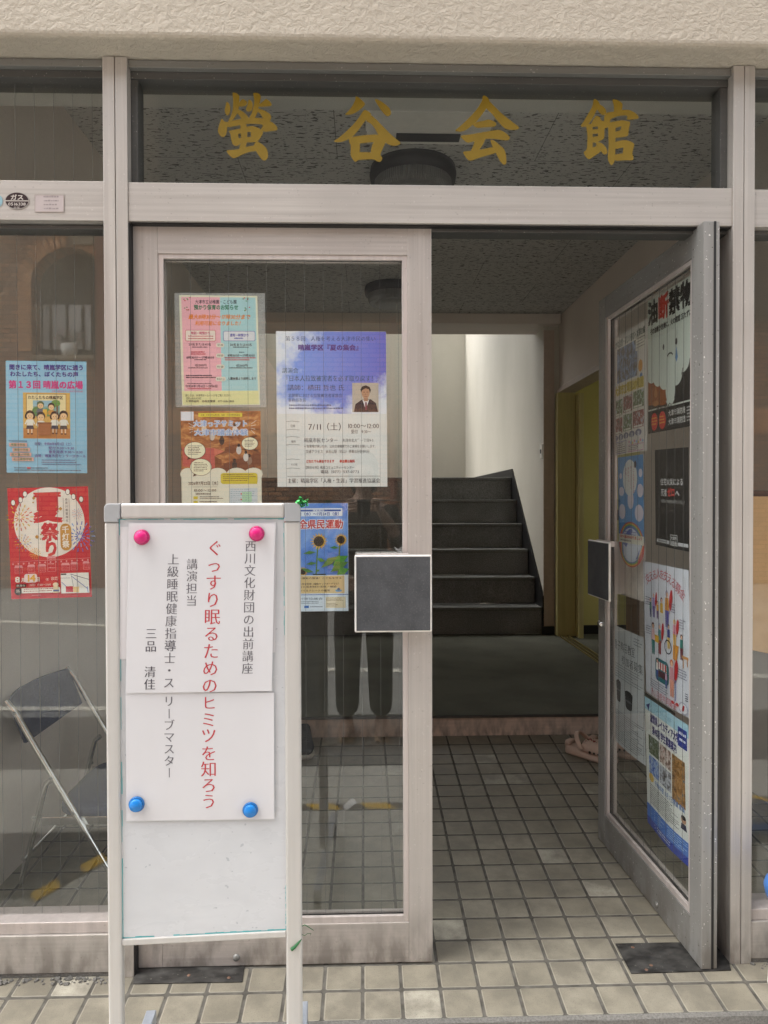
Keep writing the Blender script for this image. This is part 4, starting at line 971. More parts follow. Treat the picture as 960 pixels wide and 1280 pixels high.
# P4 sunflower poster (crop 366,615..446,775 x8)
def c4(x, y): return on_l(366 + x / 8, 615 + y / 8)
s = Sheet('poster', (-240, 110, 560, 1195), c4(-240, 116), c4(552, 110), c4(-232, 1198), NF, paper=(214, 226, 240))
s.photo(-240, 111, 556, 830, mk_photo(2, [(58, 96, 180), (84, 128, 206), (110, 150, 216), (150, 180, 226)], 14))
s.rect(-200, 160, 502, 240, (230, 236, 244)); s.rect(-190, 174, 488, 192, (66, 92, 168)); s.text('運動期間', 200, 322, 174, 192, (226, 232, 244), 0.02)
s.text('令和8年 7月15日（水）～7月24日（金）', -180, 492, 198, 236, (62, 84, 160), 0.03)
for o_, c in ((0.11, (236, 238, 244)), (0.03, (196, 48, 44))): s.text('交通安全県民運動', -216, 510, 272, 368, c, o_, shear=0.08)
GRN = (84, 130, 52)
for x, y, r_ in ((262, 492, 52), (486, 478, 40), (100, 795, 30)):
    s.line(x - 12, y + r_, x - 30, 832, 14, (88, 124, 60))
    for ring, col, rr in ((16, (222, 168, 40), 1.0), (15, (236, 190, 60), 0.86)):
        for i in range(ring):
            a = 2 * math.pi * (i + 0.5 * (ring % 2)) / ring; s.poly([(x + r_ * .9 * math.cos(a - .2), y + r_ * .9 * math.sin(a - .2)), (x + r_ * 1.75 * rr * math.cos(a), y + r_ * 1.75 * rr * math.sin(a)), (x + r_ * .9 * math.cos(a + .2), y + r_ * .9 * math.sin(a + .2))], col)
    s.ell(x, y, r_, r_, (66, 44, 28)); s.ell(x, y, r_ * .62, r_ * .62, (44, 30, 22))
rnd = random.Random(4)
for x0, y0, x1, y1, w_ in ((235, 600, 100, 615, 22), (240, 660, 330, 690, 26), (245, 710, 130, 722, 20), (230, 790, 272, 775, 16), (470, 560, 370, 556, 18), (470, 640, 280, 760, 44), (560, 640, 400, 740, 60), (560, 700, 380, 800, 60), (570, 770, 440, 830, 50), (80, 760, 210, 800, 24)):
    mx, my = (x0 + x1) / 2, (y0 + y1) / 2; d = math.hypot(x1 - x0, y1 - y0); nx, ny = -(y1 - y0) / d * w_, (x1 - x0) / d * w_
    g = (rnd.randint(70, 104), rnd.randint(126, 156), rnd.randint(52, 76)); s.poly([(x0, y0), (mx + nx, my + ny), (x1, y1), (mx - nx * .6, my - ny * .6)], g)
s.rect(200, 818, 330, 830, (40, 50, 40)); s.rect(-232, 832, 556, 1194, (214, 226, 238)); s.rect(-210, 838, 520, 1014, (216, 190, 138))
for t, x0, x1, y0 in (('歩行者ファースト運転の推進！こどもを守る', -180, 494, 850), ('自転車・特定小型原付の安全利用（電動キックボードなど）', -180, 480, 908), ('ライトの早め点灯と反射材の活用・確認', -180, 440, 936), ('シートベルトとチャイルドシートの着用', -180, 372, 974)): s.text(t, x0, x1, y0, y0 + 22, (84, 66, 50), 0.02)
s.ell(460, 988, 34, 14, (96, 150, 190)); s.ell(460, 974, 14, 14, (70, 100, 140)); s.rect(-232, 1024, 558, 1030, (60, 100, 180))
s.text('滋賀県交通対策協議会', -180, 300, 1054, 1078, (96, 110, 130)); s.rows(-180, 255, 1090, 1124, 2, (130, 144, 160), 4, 0.5, 16); s.rect(112, 1136, 158, 1160, (50, 110, 190)); s.rows(170, 310, 1142, 1154, 1, (120, 130, 150), 3, 0.8, 12)
s.rect(328, 1050, 530, 1162, (224, 212, 182)); s.rows(336, 520, 1058, 1096, 3, (120, 104, 84), 5, 0.5, 12); s.rows(336, 460, 1112, 1152, 3, (130, 116, 100), 6, 0.5, 12)
s.done('sunflower traffic safety poster beside the push plate', 'poster')

# W1 blue school district poster (crop 0,440..120,600 x8)
def w1(x, y): return on_w(x / 8, 440 + y / 8)
s = Sheet('poster', (58, 88, 872, 1205), w1(57, 86), w1(864, 95), w1(66, 1206), NF, paper=(148, 200, 226))
rnd = random.Random(2)
for i in range(150): s.k = 0; s.ell(rnd.uniform(70, 860), rnd.uniform(100, 1195), rnd.uniform(2, 4), rnd.uniform(1.5, 3), (176, 216, 234) if i % 2 else (118, 178, 212), 6)
s.text('聞きに来て、晴嵐学区に通う', 92, 846, 122, 180, (66, 56, 140), 0.045); s.text('わたしたち、ぼくたちの声', 100, 792, 192, 246, (66, 56, 140), 0.045)
s.text('第１３回 晴嵐の広場', 86, 836, 282, 366, (214, 66, 140), 0.05); s.text('主催：晴嵐学区青少年育成学区民会議', 520, 834, 378, 398, (206, 80, 130), 0.01)
s.rect(230, 404, 704, 862, (222, 178, 96)); s.rect(262, 416, 666, 640, (240, 222, 170)); s.rect(232, 760, 702, 860, (196, 130, 70)); s.frame(262, 416, 666, 642, 5, (150, 110, 60))
s.text('わたしたちの晴嵐学区', 280, 634, 432, 470, (60, 46, 40), 0.03); s.rect(330, 482, 600, 640, (132, 170, 160)); s.rect(330, 482, 600, 540, (150, 190, 206)); s.ell(380, 590, 60, 50, (96, 140, 80)); s.ell(560, 510, 46, 36, (110, 150, 70)); s.rect(566, 530, 582, 600, (120, 84, 56)); s.ell(480, 600, 60, 40, (104, 146, 84))
def kid(x, y, h, hair, top, bottom, girl=False):
    """small cartoon pupil, head centre x, y"""
    r_ = h * .2
    s.ell(x, y - r_ * .2, r_ * 1.1, r_ * 1.1, hair, 16)
    if girl: s.ell(x - r_ * .95, y + r_ * .2, r_ * .35, r_ * .7, hair, 10); s.ell(x + r_ * .95, y + r_ * .2, r_ * .35, r_ * .7, hair, 10)
    s.ell(x, y + r_ * .18, r_ * .86, r_ * .8, (240, 200, 152), 16); s.ell(x - r_ * .3, y + r_ * .15, r_ * .09, r_ * .12, (50, 36, 30), 8); s.ell(x + r_ * .3, y + r_ * .15, r_ * .09, r_ * .12, (50, 36, 30), 8)
    s.rect(x - r_ * .2, y + r_ * .52, x + r_ * .2, y + r_ * .6, (170, 80, 60))
    yb = y + r_; s.poly([(x - r_ * .7, yb), (x + r_ * .7, yb), (x + r_ * .85, yb + r_ * 1.5), (x - r_ * .85, yb + r_ * 1.5)], top)
    s.line(x - r_ * .75, yb + r_ * .2, x - r_ * 1.2, yb + r_ * 1.2, r_ * .3, top); s.line(x + r_ * .75, yb + r_ * .2, x + r_ * 1.2, yb + r_ * 1.2, r_ * .3, top)
    if bottom:
        s.poly([(x - r_ * .8, yb + r_ * 1.5), (x + r_ * .8, yb + r_ * 1.5), (x + r_, yb + r_ * 2.4), (x - r_, yb + r_ * 2.4)], bottom)
        for d in (-1, 1): s.rect(x + d * r_ * .45 - r_ * .16, yb + r_ * 2.4, x + d * r_ * .45 + r_ * .16, yb + r_ * 3.5, (240, 210, 176)); s.rect(x + d * r_ * .45 - r_ * .26, yb + r_ * 3.4, x + d * r_ * .45 + r_ * .26, yb + r_ * 3.75, (90, 50, 40))
kid(406, 530, 170, (86, 108, 70), (84, 100, 120), None); kid(515, 545, 160, (66, 44, 34), (206, 150, 70), None); s.rect(430, 570, 472, 640, (226, 180, 70))
kid(300, 632, 200, (62, 40, 32), (236, 232, 220), (76, 66, 74), True); kid(410, 645, 200, (52, 38, 34), (236, 232, 220), None); kid(550, 636, 190, (72, 44, 32), (236, 232, 220), (66, 64, 80), True); kid(640, 632, 200, (52, 38, 34), (236, 232, 220), (84, 72, 70))
s.rect(374, 700, 520, 720, (150, 92, 56)); s.rect(384, 720, 510, 830, (172, 108, 66))
for i, (x0, x1, y0, t) in enumerate(((90, 270, 908, '晴嵐小学校'), (124, 300, 958, '粟津中学校'), (96, 312, 1006, '南大萱小学校'), (118, 336, 1052, '石山高等学校'))):
    s.rect(x0, y0, x1, y0 + 36, (226, 172, 160)); s.text(t, x0 + 16, x1 - 16, y0 + 4, y0 + 32, (96, 130, 90), 0.03)
for t, x0, x1, y0 in (('日程：令和8年8月1日（土）', 344, 740, 898), ('受付 9:00～9:30', 486, 746, 940), ('意見発表 9:30～11:30', 486, 832, 978), ('会場：晴嵐市民センター2Fホール', 344, 866, 1018)): s.text(t, x0, x1, y0, y0 + 34, (92, 66, 140), 0.02)
s.rows(86, 290, 884, 898, 1, (60, 60, 90), 3, 0.7, 14); s.rows(416, 856, 1072, 1138, 3, (96, 84, 130), 6, 0.42, 16); s.rows(138, 480, 1152, 1166, 1, (84, 60, 80), 7, 0.6, 15); s.rows(138, 840, 1174, 1190, 1, (66, 62, 90), 9, 0.6, 15); s.rect(270, 1150, 305, 1166, (206, 60, 60))
s.done('light blue school district poster with drawn pupils in the left window', 'poster')

# W2 red summer festival poster (crop 0,600..120,760 x8)
def w2(x, y): return on_w(x / 8, 600 + y / 8)
RED = (206, 40, 56); WHT = (240, 232, 222)
s = Sheet('poster', (72, 70, 900, 1190), w2(72, 82), w2(880, 62), w2(113, 1193), NF, paper=RED)
s.ell(490, 424, 362, 352, WHT, 60)
s.vtext('夏', 478, [268], 320, RED, 0.055, w_=300); s.vtext('祭', 492, [520], 190, RED, 0.05, w_=185); s.vtext('り', 500, [690], 170, RED, 0.05)
for (x, y) in ((128, 218), (204, 192), (252, 134), (690, 122), (748, 172), (826, 200)):
    s.ell(x, y, 24, 30, (60, 40, 44), 20); s.ell(x, y, 19, 26, (244, 240, 232), 20); s.rect(x - 10, y - 32, x + 10, y - 26, (50, 36, 40)); s.rect(x - 10, y + 26, x + 10, y + 32, (50, 36, 40))
rnd = random.Random(8)
def firework(cx, cy, R0, R1, cols, n_, t):
    for ring in range(3):
        ra = R0 + (R1 - R0) * ring / 3; rb = ra + (R1 - R0) * 0.24
        for i in range(n_ + ring * 3):
            a = 2 * math.pi * (i + ring * .5) / (n_ + ring * 3) ; s.k = 30
            s.line(cx + ra * math.cos(a), cy + ra * math.sin(a), cx + rb * math.cos(a), cy + rb * math.sin(a), t, cols[(i + ring) % len(cols)])
firework(190, 365, 22, 150, [(226, 190, 60), (226, 130, 60), (206, 70, 60)], 11, 9); firework(800, 575, 20, 170, [(70, 110, 200), (110, 160, 220), (96, 90, 180)], 12, 9)
firework(215, 625, 16, 95, [(226, 190, 70), (96, 110, 170), (226, 130, 60)], 9, 6); firework(335, 735, 12, 62, [(226, 170, 50)], 9, 6); firework(780, 345, 12, 60, [(206, 90, 80), (110, 130, 190)], 9, 4)
for x, y, r_ in ((340, 176, 18), (333, 220, 10), (610, 290, 20), (572, 270, 9), (584, 318, 9), (360, 568, 22), (400, 545, 9), (397, 590, 9)): s.poly([(x - r_, y), (x, y - r_), (x + r_, y), (x, y + r_)], (190, 140, 60))
s.rect(640, 180, 644, 420, (150, 130, 120)); s.rect(700, 190, 704, 440, (150, 130, 120)); s.vtext('鳥居川御霊神社', 674, [198, 232, 268, 304, 340, 376, 410], 28, (70, 56, 60), 0.01)
s.rrect(600, 440, 712, 712, 54, (200, 146, 66)); s.vtext('千灯祭', 654, [500, 574, 648], 74, WHT, 0.035)
PK = (232, 150, 156)
for i in range(8): s.line(100 + 100 * i, 815 - 3 * i + (i % 2) * 3, 200 + 100 * i, 815 - 3 * i - 2, 3, PK)
for i in range(15): s.ell(105 + 55 * i, 836 - i * 1.6, 8, 10, PK, 12)
for x0, y0, x1, y1 in ((122, 872, 202, 928), (256, 866, 328, 926), (362, 864, 440, 924), (458, 786, 544, 920), (604, 858, 684, 918), (700, 852, 770, 912), (826, 846, 888, 908)):
    s.frame(x0, y0, x1, y1, 3, PK); s.poly([(x0 - 6, y0), (x1 + 6, y0), (x1 - 6, y0 - 22), (x0 + 6, y0 - 22)], PK); s.rows(x0 + 6, x1 - 6, y0 + 10, y1 - 6, 3, PK, x0, 0.3, 22)
s.text('8', 122, 178, 950, 1030, WHT, 0.03); s.text('月', 186, 226, 976, 1020, WHT, 0.04); s.rrect(218, 938, 350, 1026, 24, (236, 214, 214)); s.text('14', 232, 338, 930, 1026, (222, 168, 60), 0.03); s.text('日', 338, 380, 972, 1018, WHT, 0.04)
s.text('（金）', 424, 484, 984, 1012, WHT, 0.01); s.text('雨天中止', 492, 564, 988, 1010, WHT, 0.01); s.text('会場', 490, 560, 974, 988, WHT, 0.0)
s.rect(128, 1040, 234, 1068, (40, 26, 30)); s.text('前祭り', 134, 228, 1042, 1066, WHT, 0.01); s.text('（13日）19:00～21:00', 244, 490, 1036, 1064, WHT, 0.01)
s.ell(150, 1112, 38, 38, (40, 26, 30)); s.rows(126, 176, 1094, 1128, 2, WHT, 2, 0.5, 14); s.rect(186, 1080, 580, 1132, (240, 232, 222)); s.rows(206, 570, 1086, 1128, 2, (170, 60, 66), 5, 0.42, 24)
s.rect(512, 1070, 566, 1136, (226, 208, 170)); s.ell(538, 1052, 30, 20, (240, 220, 190)); s.rect(510, 1104, 570, 1122, (70, 90, 150))
s.rect(592, 940, 880, 1144, (238, 236, 230)); s.rect(594, 944, 650, 958, (50, 40, 40))
for x0, y0, x1, y1, t, c in ((592, 990, 690, 990, 5, (150, 156, 168)), (690, 950, 880, 1010, 6, (110, 110, 120)), (700, 970, 860, 1100, 7, (110, 130, 180)), (760, 945, 770, 1140, 5, (150, 150, 156)), (600, 1030, 650, 1080, 6, (96, 126, 196)), (860, 1080, 868, 1140, 7, (96, 126, 196)), (700, 960, 720, 1080, 5, (150, 150, 156))): s.line(x0, y0, x1, y1, t, c)
s.rect(640, 1074, 714, 1134, (196, 50, 70)); s.rect(716, 1080, 776, 1136, (236, 200, 140)); s.rows(290, 432, 1150, 1160, 1, PK, 8, 0.8, 12)
s.done('red summer festival poster with fireworks in the left window', 'poster')

# posters on the open right door (drawn in crop units; far edge on the left)
cA = lambda x, y: on_r(755 + x / 7.11, 395 + y / 7.11)
wav = lambda A: (lambda a, b_: A * (0.5 + 0.5 * math.sin(a * 5.2 + 0.6 + b_ * 1.1)) * (0.25 + 0.75 * b_))
s = Sheet('poster', (0, 0, 300, 420), cA(75, 205), cA(385, 22), cA(65, 1245), NR, paper=(224, 220, 214), bulge=wav(0.006))
s.text('豊かな自然・楽しい遊び・友達の輪', 8, 285, 16, 44, (90, 110, 100), 0.03)
s.photo(42, 48, 225, 168, mk_photo(5, [(60, 56, 52), (110, 100, 92), (130, 150, 190), (170, 190, 220)], 40)); s.rect(210, 40, 286, 86, (224, 220, 208)); s.rows(216, 282, 46, 84, 4, (110, 100, 100), 3, 0.4, 9)
s.ell(250, 140, 16, 20, (226, 160, 60)); s.ell(20, 120, 9, 16, (150, 190, 220)); s.ell(22, 168, 8, 12, (150, 190, 220)); s.ell(256, 174, 10, 10, (90, 140, 200))
for o_, c in ((0.09, (224, 200, 70)), (0.02, (170, 150, 40))): s.text('大津市立晴嵐幼稚園', 22, 276, 176, 212, c, o_)
for i, (x0, y0) in enumerate(((12, 226), (104, 222), (194, 218), (12, 290), (104, 286), (194, 284))):
    s.photo(x0, y0, x0 + 84, y0 + 56, mk_photo(10 + i, [(50, 46, 44), (120, 96, 84), (150, 60, 60) if i % 2 else (90, 130, 80), (196, 190, 186), (140, 170, 210)], 70)); s.rect(x0 + 8, y0 + 48, x0 + 70, y0 + 54, (230, 228, 220))
for i in range(5): s.ell(30 + i * 52, 360 - i * 1, 24, 11, (110, 112, 140)); s.text('友達遊自園'[i], 20 + i * 52, 40 + i * 52, 351, 369, (220, 220, 226), 0.02)
s.frame(10, 374, 140, 416, 2, (96, 100, 170)); s.rows(18, 132, 378, 414, 5, (90, 84, 90), 6, 0.45, 9); s.frame(156, 392, 276, 416, 2, (200, 120, 170)); s.rows(162, 240, 396, 414, 3, (90, 84, 90), 7, 0.45, 9)
for i in range(8): s.ell(165 + i * 15, 382 + (i % 3) * 3, 6, 5, [(226, 150, 170), (150, 190, 226), (226, 200, 110)][i % 3], 8)
s.done('photo collage kindergarten poster at the top far side of the open door', 'poster')

cB = lambda x, y: on_r(800 + x / 5.82, 330 + y / 5.82)
s = Sheet('poster', (0, 0, 308, 420), cB(56, 275), cB(385, 74), cB(63, 1236), NR, paper=(206, 214, 204))
BK = (26, 22, 24)
s.poly([(0, 230), (0, 345), (308, 345), (308, 180), (270, 230)], BK); s.poly([(0, 235), (0, 330), (150, 345), (170, 310), (120, 262), (60, 262)], (150, 84, 36))
for cx, cy, rx, ry in ((30, 240, 36, 24), (75, 256, 32, 24), (120, 268, 34, 28), (160, 300, 32, 46), (200, 258, 40, 36), (245, 228, 40, 34), (290, 196, 38, 34)): s.ell(cx, cy, rx, ry, (206, 214, 204))
s.poly([(0, 60), (308, 60), (308, 200), (200, 262), (130, 270), (0, 240)], (206, 214, 204)); s.poly([(128, 330), (190, 330), (165, 352), (160, 370)], (206, 214, 204)); s.poly([(158, 362), (152, 376), (168, 376)], (206, 80, 50))
for i, ch in enumerate('油断禁物'): s.text(ch, 2 + i * 76, 78 + i * 76, 4, 82, (196, 56, 40) if i == 1 else (30, 26, 28), 0.055)
s.text('その油断が危険に。火の確認 忘れずに', 18, 300, 92, 112, (40, 36, 38), 0.04)
s.ell(116, 166, 6, 9, (24, 22, 24)); s.ell(203, 166, 7, 10, (24, 22, 24)); s.poly([(203, 178), (212, 212), (204, 226), (196, 212)], (84, 132, 184))
for i in range(8):
    a0, a1 = math.pi * (1.1 + .8 * i / 8), math.pi * (1.1 + .8 * (i + 1) / 8); s.line(160 + 20 * math.cos(a0), 204 + 12 * math.sin(a0), 160 + 20 * math.cos(a1), 204 + 12 * math.sin(a1), 5, (30, 26, 28))
s.poly([(58, 276), (70, 300), (66, 312), (52, 312), (46, 300)], (176, 120, 70)); s.ell(58, 330, 20, 9, (176, 120, 70)); s.frame(236, 286, 256, 312, 3, (60, 54, 54)); s.line(244, 250, 236, 268, 4, (60, 54, 54))
s.text('火の用心', 60, 170, 338, 352, (60, 46, 40), 0.04)
s.rect(0, 350, 308, 420, (18, 16, 18))
for x in (46, 104): s.ell(x, 386, 25, 27, (200, 52, 46)); s.rows(x - 20, x + 20, 372, 400, 3, (226, 180, 70), x, 0.5, 8)
s.text('大津市消防局', 146, 258, 360, 380, (214, 214, 210), 0.02); s.text('大津市消防団', 146, 258, 386, 406, (214, 214, 210), 0.02); s.rows(266, 300, 362, 408, 5, (180, 180, 178), 5, 0.5, 8)
s.done('fire safety poster with a weeping white smoke cloud on the open door', 'poster')

cC = lambda x, y: on_r(760 + x / 8.727, 560 + y / 8.727)
s = Sheet('poster', (0, 0, 210, 297), cC(105, 105), cC(382, 68), cC(110, 1020), NR, paper=(92, 150, 206), bulge=wav(0.003))
for cx, cy, rx, ry in ((24, 66, 12, 10), (190, 60, 14, 14), (30, 120, 22, 16), (186, 118, 24, 22), (34, 190, 30, 26), (176, 192, 32, 28), (110, 150, 26, 30)): s.ell(cx, cy, rx, ry, (222, 214, 226))
s.ell(104, 74, 60, 62, (226, 228, 224))
for i, t in enumerate(('「こんなときは', '＃７１１９へ', 'かけてみよう', 'おちついて')): s.vtext(t, 136 - i * 22, [36 + i * 3 + j * 14 for j in range(len(t))], 14, (190, 70, 110), 0.02)
s.ell(150, 30, 10, 12, (50, 46, 60)); 
for r_, c in ((104, (206, 90, 84)), (98, (226, 180, 70)), (92, (110, 170, 110)), (86, (96, 120, 190))): s.ell(108, 300, r_, r_ * .74, c, 40)
s.ell(108, 302, 80, 58, (214, 222, 234)); s.rows(50, 166, 256, 272, 2, (110, 110, 170), 3, 0.5, 10)
s.rect(0, 268, 210, 297, (222, 222, 206)); s.text('秋から家の中を守りましょう', 16, 198, 270, 282, (206, 64, 50), 0.04); s.rows(16, 112, 285, 292, 1, (90, 90, 96), 4, 0.9, 8)
s.done('sky blue poster with clouds and a rainbow above the inner push plate', 'poster')

cD = cC
s = Sheet('poster', (0, 0, 210, 297), cD(508, 22), cD(876, -10), cD(507, 1055), NR, paper=(22, 21, 23), bulge=wav(0.004))
s.poly([(86, 55), (46, 94), (56, 94), (90, 64), (126, 94), (138, 94), (98, 55)], (48, 46, 48)); s.rows(40, 160, 40, 54, 1, (46, 44, 46), 2, 0.8, 24)
s.text('住宅火災による', 36, 182, 88, 110, (222, 222, 222), 0.02); s.text('死者', 40, 80, 120, 144, (222, 222, 222), 0.02); s.text('ゼロ', 82, 132, 116, 144, (206, 54, 50), 0.06); s.text('へ', 134, 160, 120, 144, (222, 222, 222), 0.02)
s.text('住宅防火いのちを守る 10のポイントチェック', 42, 190, 152, 164, (200, 200, 200), 0.01); s.text('コンロ', 132, 188, 188, 202, (52, 46, 46), 0.0); s.rows(50, 90, 186, 200, 1, (48, 44, 44), 3, 0.8, 14)
s.frame(104, 256, 148, 288, 2, (200, 200, 200)); s.text('大津市', 108, 144, 260, 272, (214, 214, 214), 0.02); s.text('消防局', 108, 144, 274, 286, (214, 214, 214), 0.02)
s.rect(12, 276, 98, 286, (190, 192, 196)); s.rect(152, 276, 206, 286, (190, 192, 196)); s.rows(20, 94, 278, 284, 1, (80, 80, 84), 5, 0.9, 7)
s.done('black house fire prevention poster on the open door', 'poster')

cE = lambda x, y: on_r(795 + x / 6.093, 695 + y / 6.093)
s = Sheet('poster', (0, 0, 297, 420), cE(50, 38), cE(398, 108), cE(60, 1030), NR, paper=(212, 216, 226), bulge=wav(0.008))
CR = (190, 52, 70)
for i, ch in enumerate('支える人を支える募金'):
    t = i / 9.0; x = 30 + 232 * t; y = 72 - 52 * math.sin(math.pi * (0.12 + 0.76 * t)) + 20 * t
    s.k += 1; s._put(ch, x - 17, y - 17, 34, 34, CR, 0.01, False, ang=(t - .5) * 1.1, ctr=(x, y))
def fig(x, y, h, top, bottom, hair, feather=True):
    s.ell(x, y, h * .10, h * .11, hair, 12); s.ell(x + 1, y + h * .03, h * .07, h * .08, (236, 190, 160), 12)
    s.poly([(x - h * .11, y + h * .12), (x + h * .11, y + h * .12), (x + h * .14, y + h * .5), (x - h * .14, y + h * .5)], top)
    s.poly([(x - h * .13, y + h * .5), (x + h * .13, y + h * .5), (x + h * .10, y + h), (x + h * .02, y + h), (x, y + h * .6), (x - h * .02, y + h), (x - h * .10, y + h)], bottom)
    if feather: s.ell(x + h * .26, y + h * .16, h * .10, h * .32, (196, 44, 52), 20, rot=0.16); s.line(x + h * .22, y + h * .44, x + h * .16, y + h * .58, 2, (150, 40, 46))
fig(70, 100, 70, (170, 150, 206), (110, 96, 160), (206, 200, 214)); fig(48, 118, 55, (90, 140, 130), (60, 70, 120), (200, 110, 80), False); fig(98, 120, 50, (226, 170, 60), (120, 90, 140), (150, 90, 60), False)
fig(128, 108, 78, (226, 180, 70), (226, 226, 220), (110, 90, 110), False); fig(166, 84, 100, (216, 150, 60), (96, 90, 170), (170, 160, 190))
fig(64, 196, 90, (226, 186, 190), (60, 130, 130), (80, 40, 40), False); fig(112, 190, 86, (96, 160, 160), (170, 70, 70), (180, 180, 210)); s.rect(76, 222, 108, 244, (226, 180, 60))
fig(176, 180, 66, (70, 80, 150), (226, 190, 90), (46, 34, 50), False); fig(214, 160, 72, (226, 150, 170), (226, 180, 90), (226, 190, 80)); fig(254, 196, 66, (60, 130, 120), (110, 46, 60), (90, 50, 60), False)
for i in range(20):
    a0, a1 = 2 * math.pi * i / 20, 2 * math.pi * (i + 1) / 20; s.line(172 + 22 * math.cos(a0), 242 + 20 * math.sin(a0), 172 + 22 * math.cos(a1), 242 + 20 * math.sin(a1), 3.5, (46, 42, 60))
s.poly([(206, 228), (240, 226), (226, 272), (204, 270)], (216, 150, 60)); s.line(262, 256, 262, 284, 4, (206, 150, 90)); s.line(284, 252, 284, 276, 4, (206, 150, 90)); s.rect(256, 248, 290, 256, (206, 150, 90))
s.rrect(80, 290, 176, 360, 16, (50, 120, 130)); s.rect(96, 300, 164, 322, (224, 220, 216)); 
for i in range(4): s.rect(98 + i * 18, 300, 106 + i * 18, 322, (196, 50, 60))
s.rect(92, 326, 170, 346, (90, 50, 60)); fig(94, 298, 60, (236, 232, 226), (70, 90, 160), (60, 40, 40), False); fig(160, 318, 50, (206, 170, 200), (70, 90, 160), (90, 60, 60), False)
fig(196, 284, 100, (206, 150, 160), (226, 160, 140), (206, 110, 70)); s.line(218, 330, 216, 390, 3, (96, 110, 190)); s.ell(200, 398, 8, 5, (206, 70, 70)); s.ell(226, 398, 8, 5, (206, 70, 70))
for x0, x1, y0 in ((16, 52, 110), (192, 222, 108), (16, 50, 202), (246, 280, 146), (232, 280, 290)): s.rows(x0, x1, y0, y0 + 30, 4, (120, 116, 140), x0, 0.4, 9)
s.rows(40, 170, 366, 394, 4, (120, 120, 140), 3, 0.4, 12)
s.text('赤い羽根共同募金', 44, 222, 392, 418, CR, -0.004); s.ell(258, 400, 23, 17, (150, 150, 176)); s.ell(258, 400, 21, 15, (214, 218, 226)); s.ell(258, 400, 5, 11, (196, 44, 52), 14, 0.5); s.rows(268, 284, 352, 378, 4, (70, 70, 90), 9, 0.5, 7)
s.done('pale poster with drawn figures carrying red feathers on the open door', 'poster')

cF = lambda x, y: on_r(755 + x / 6.917, 775 + y / 6.917)
s = Sheet('flyer', (0, 0, 297, 420), cF(42, 25), cF(340, 152), cF(48, 1010), NR, paper=(206, 212, 216), bulge=wav(0.007))
s.text('親子陶芸教室', 40, 232, 46, 84, (60, 62, 70), 0.02, True); s.text('参加者募集', 110, 290, 92, 128, (60, 62, 70), 0.02, True); s.rows(220, 288, 14, 44, 3, (120, 124, 132), 2, 0.4, 10)
s.rows(44, 286, 132, 186, 6, (110, 116, 124), 3, 0.35, 11); s.rows(44, 286, 300, 412, 15, (104, 110, 118), 4, 0.4, 10)
for cx, w_, y0, y1 in ((80, 22, 200, 268), (176, 34, 218, 272)):
    s.poly([(cx - w_, y0), (cx + w_, y0), (cx + w_ * .8, y1 - 6), (cx + w_ * .4, y1), (cx - w_ * .4, y1), (cx - w_ * .8, y1 - 6)], (60, 60, 66)); s.ell(cx, y0, w_, 10, (36, 36, 42)); s.ell(cx, y0 + 26, w_ * .9, 4, (110, 112, 118))
s.done('white pottery class flyer with two cups at the far side of the open door', 'flyer')

cG = lambda x, y: on_r(795 + x / 5.453, 860 + y / 5.453)
s = Sheet('poster', (0, 0, 297, 420), cG(56, 55), cG(356, 255), cG(60, 915), NR, paper=(222, 226, 222), bulge=wav(0.010))
s.rect(0, 0, 297, 40, (166, 206, 222)); s.text('レイカディア大学', 80, 190, 14, 30, (96, 150, 180), 0.01); s.poly([(8, 26), (38, 12), (26, 42), (20, 32)], (56, 64, 130))
s.text('滋賀県レイカディア大学', 36, 240, 44, 74, (56, 54, 128), 0.05); s.text('第48期 学生募集案内', 50, 226, 80, 110, (56, 54, 128), 0.04); s.rect(234, 22, 288, 80, (40, 60, 150)); s.rows(240, 282, 34, 70, 2, (220, 226, 236), 3, 0.5, 14)
for i, (x0, y0, x1, y1, cols) in enumerate(((22, 118, 100, 178, [(40, 50, 34), (84, 96, 60), (120, 130, 120), (206, 214, 220)]), (106, 118, 190, 178, [(60, 50, 46), (130, 100, 90), (206, 196, 190), (150, 60, 60)]), (22, 184, 100, 244, [(40, 60, 120), (70, 110, 190), (170, 190, 220), (90, 100, 60)]), (106, 184, 190, 244, [(60, 60, 60), (120, 120, 126), (190, 196, 206), (90, 80, 80)]), (196, 118, 274, 258, [(60, 50, 30), (130, 90, 40), (170, 130, 80), (50, 90, 110)]))):
    s.photo(x0, y0, x1, y1, mk_photo(20 + i, cols, 60))
s.ell(38, 256, 18, 14, (226, 190, 90)); s.text('令和8年度 10月 7日開講 募集', 64, 270, 252, 272, (90, 130, 190), 0.02); s.rows(24, 236, 278, 344, 10, (96, 100, 104), 5, 0.45, 10); s.ell(262, 292, 14, 12, (190, 150, 120)); s.poly([(246, 322), (250, 304), (274, 304), (280, 322)], (50, 54, 80)); s.ell(262, 286, 13, 7, (40, 36, 40))
s.rect(0, 350, 297, 394, (66, 116, 196)); s.rows(20, 140, 356, 390, 5, (176, 206, 236), 6, 0.4, 12); s.rows(160, 280, 356, 390, 5, (176, 206, 236), 7, 0.4, 12); s.rect(0, 394, 297, 420, (44, 66, 160)); s.rows(60, 230, 398, 414, 2, (206, 216, 236), 8, 0.5, 12)
s.done('blue footed senior college poster lowest on the open door', 'poster')

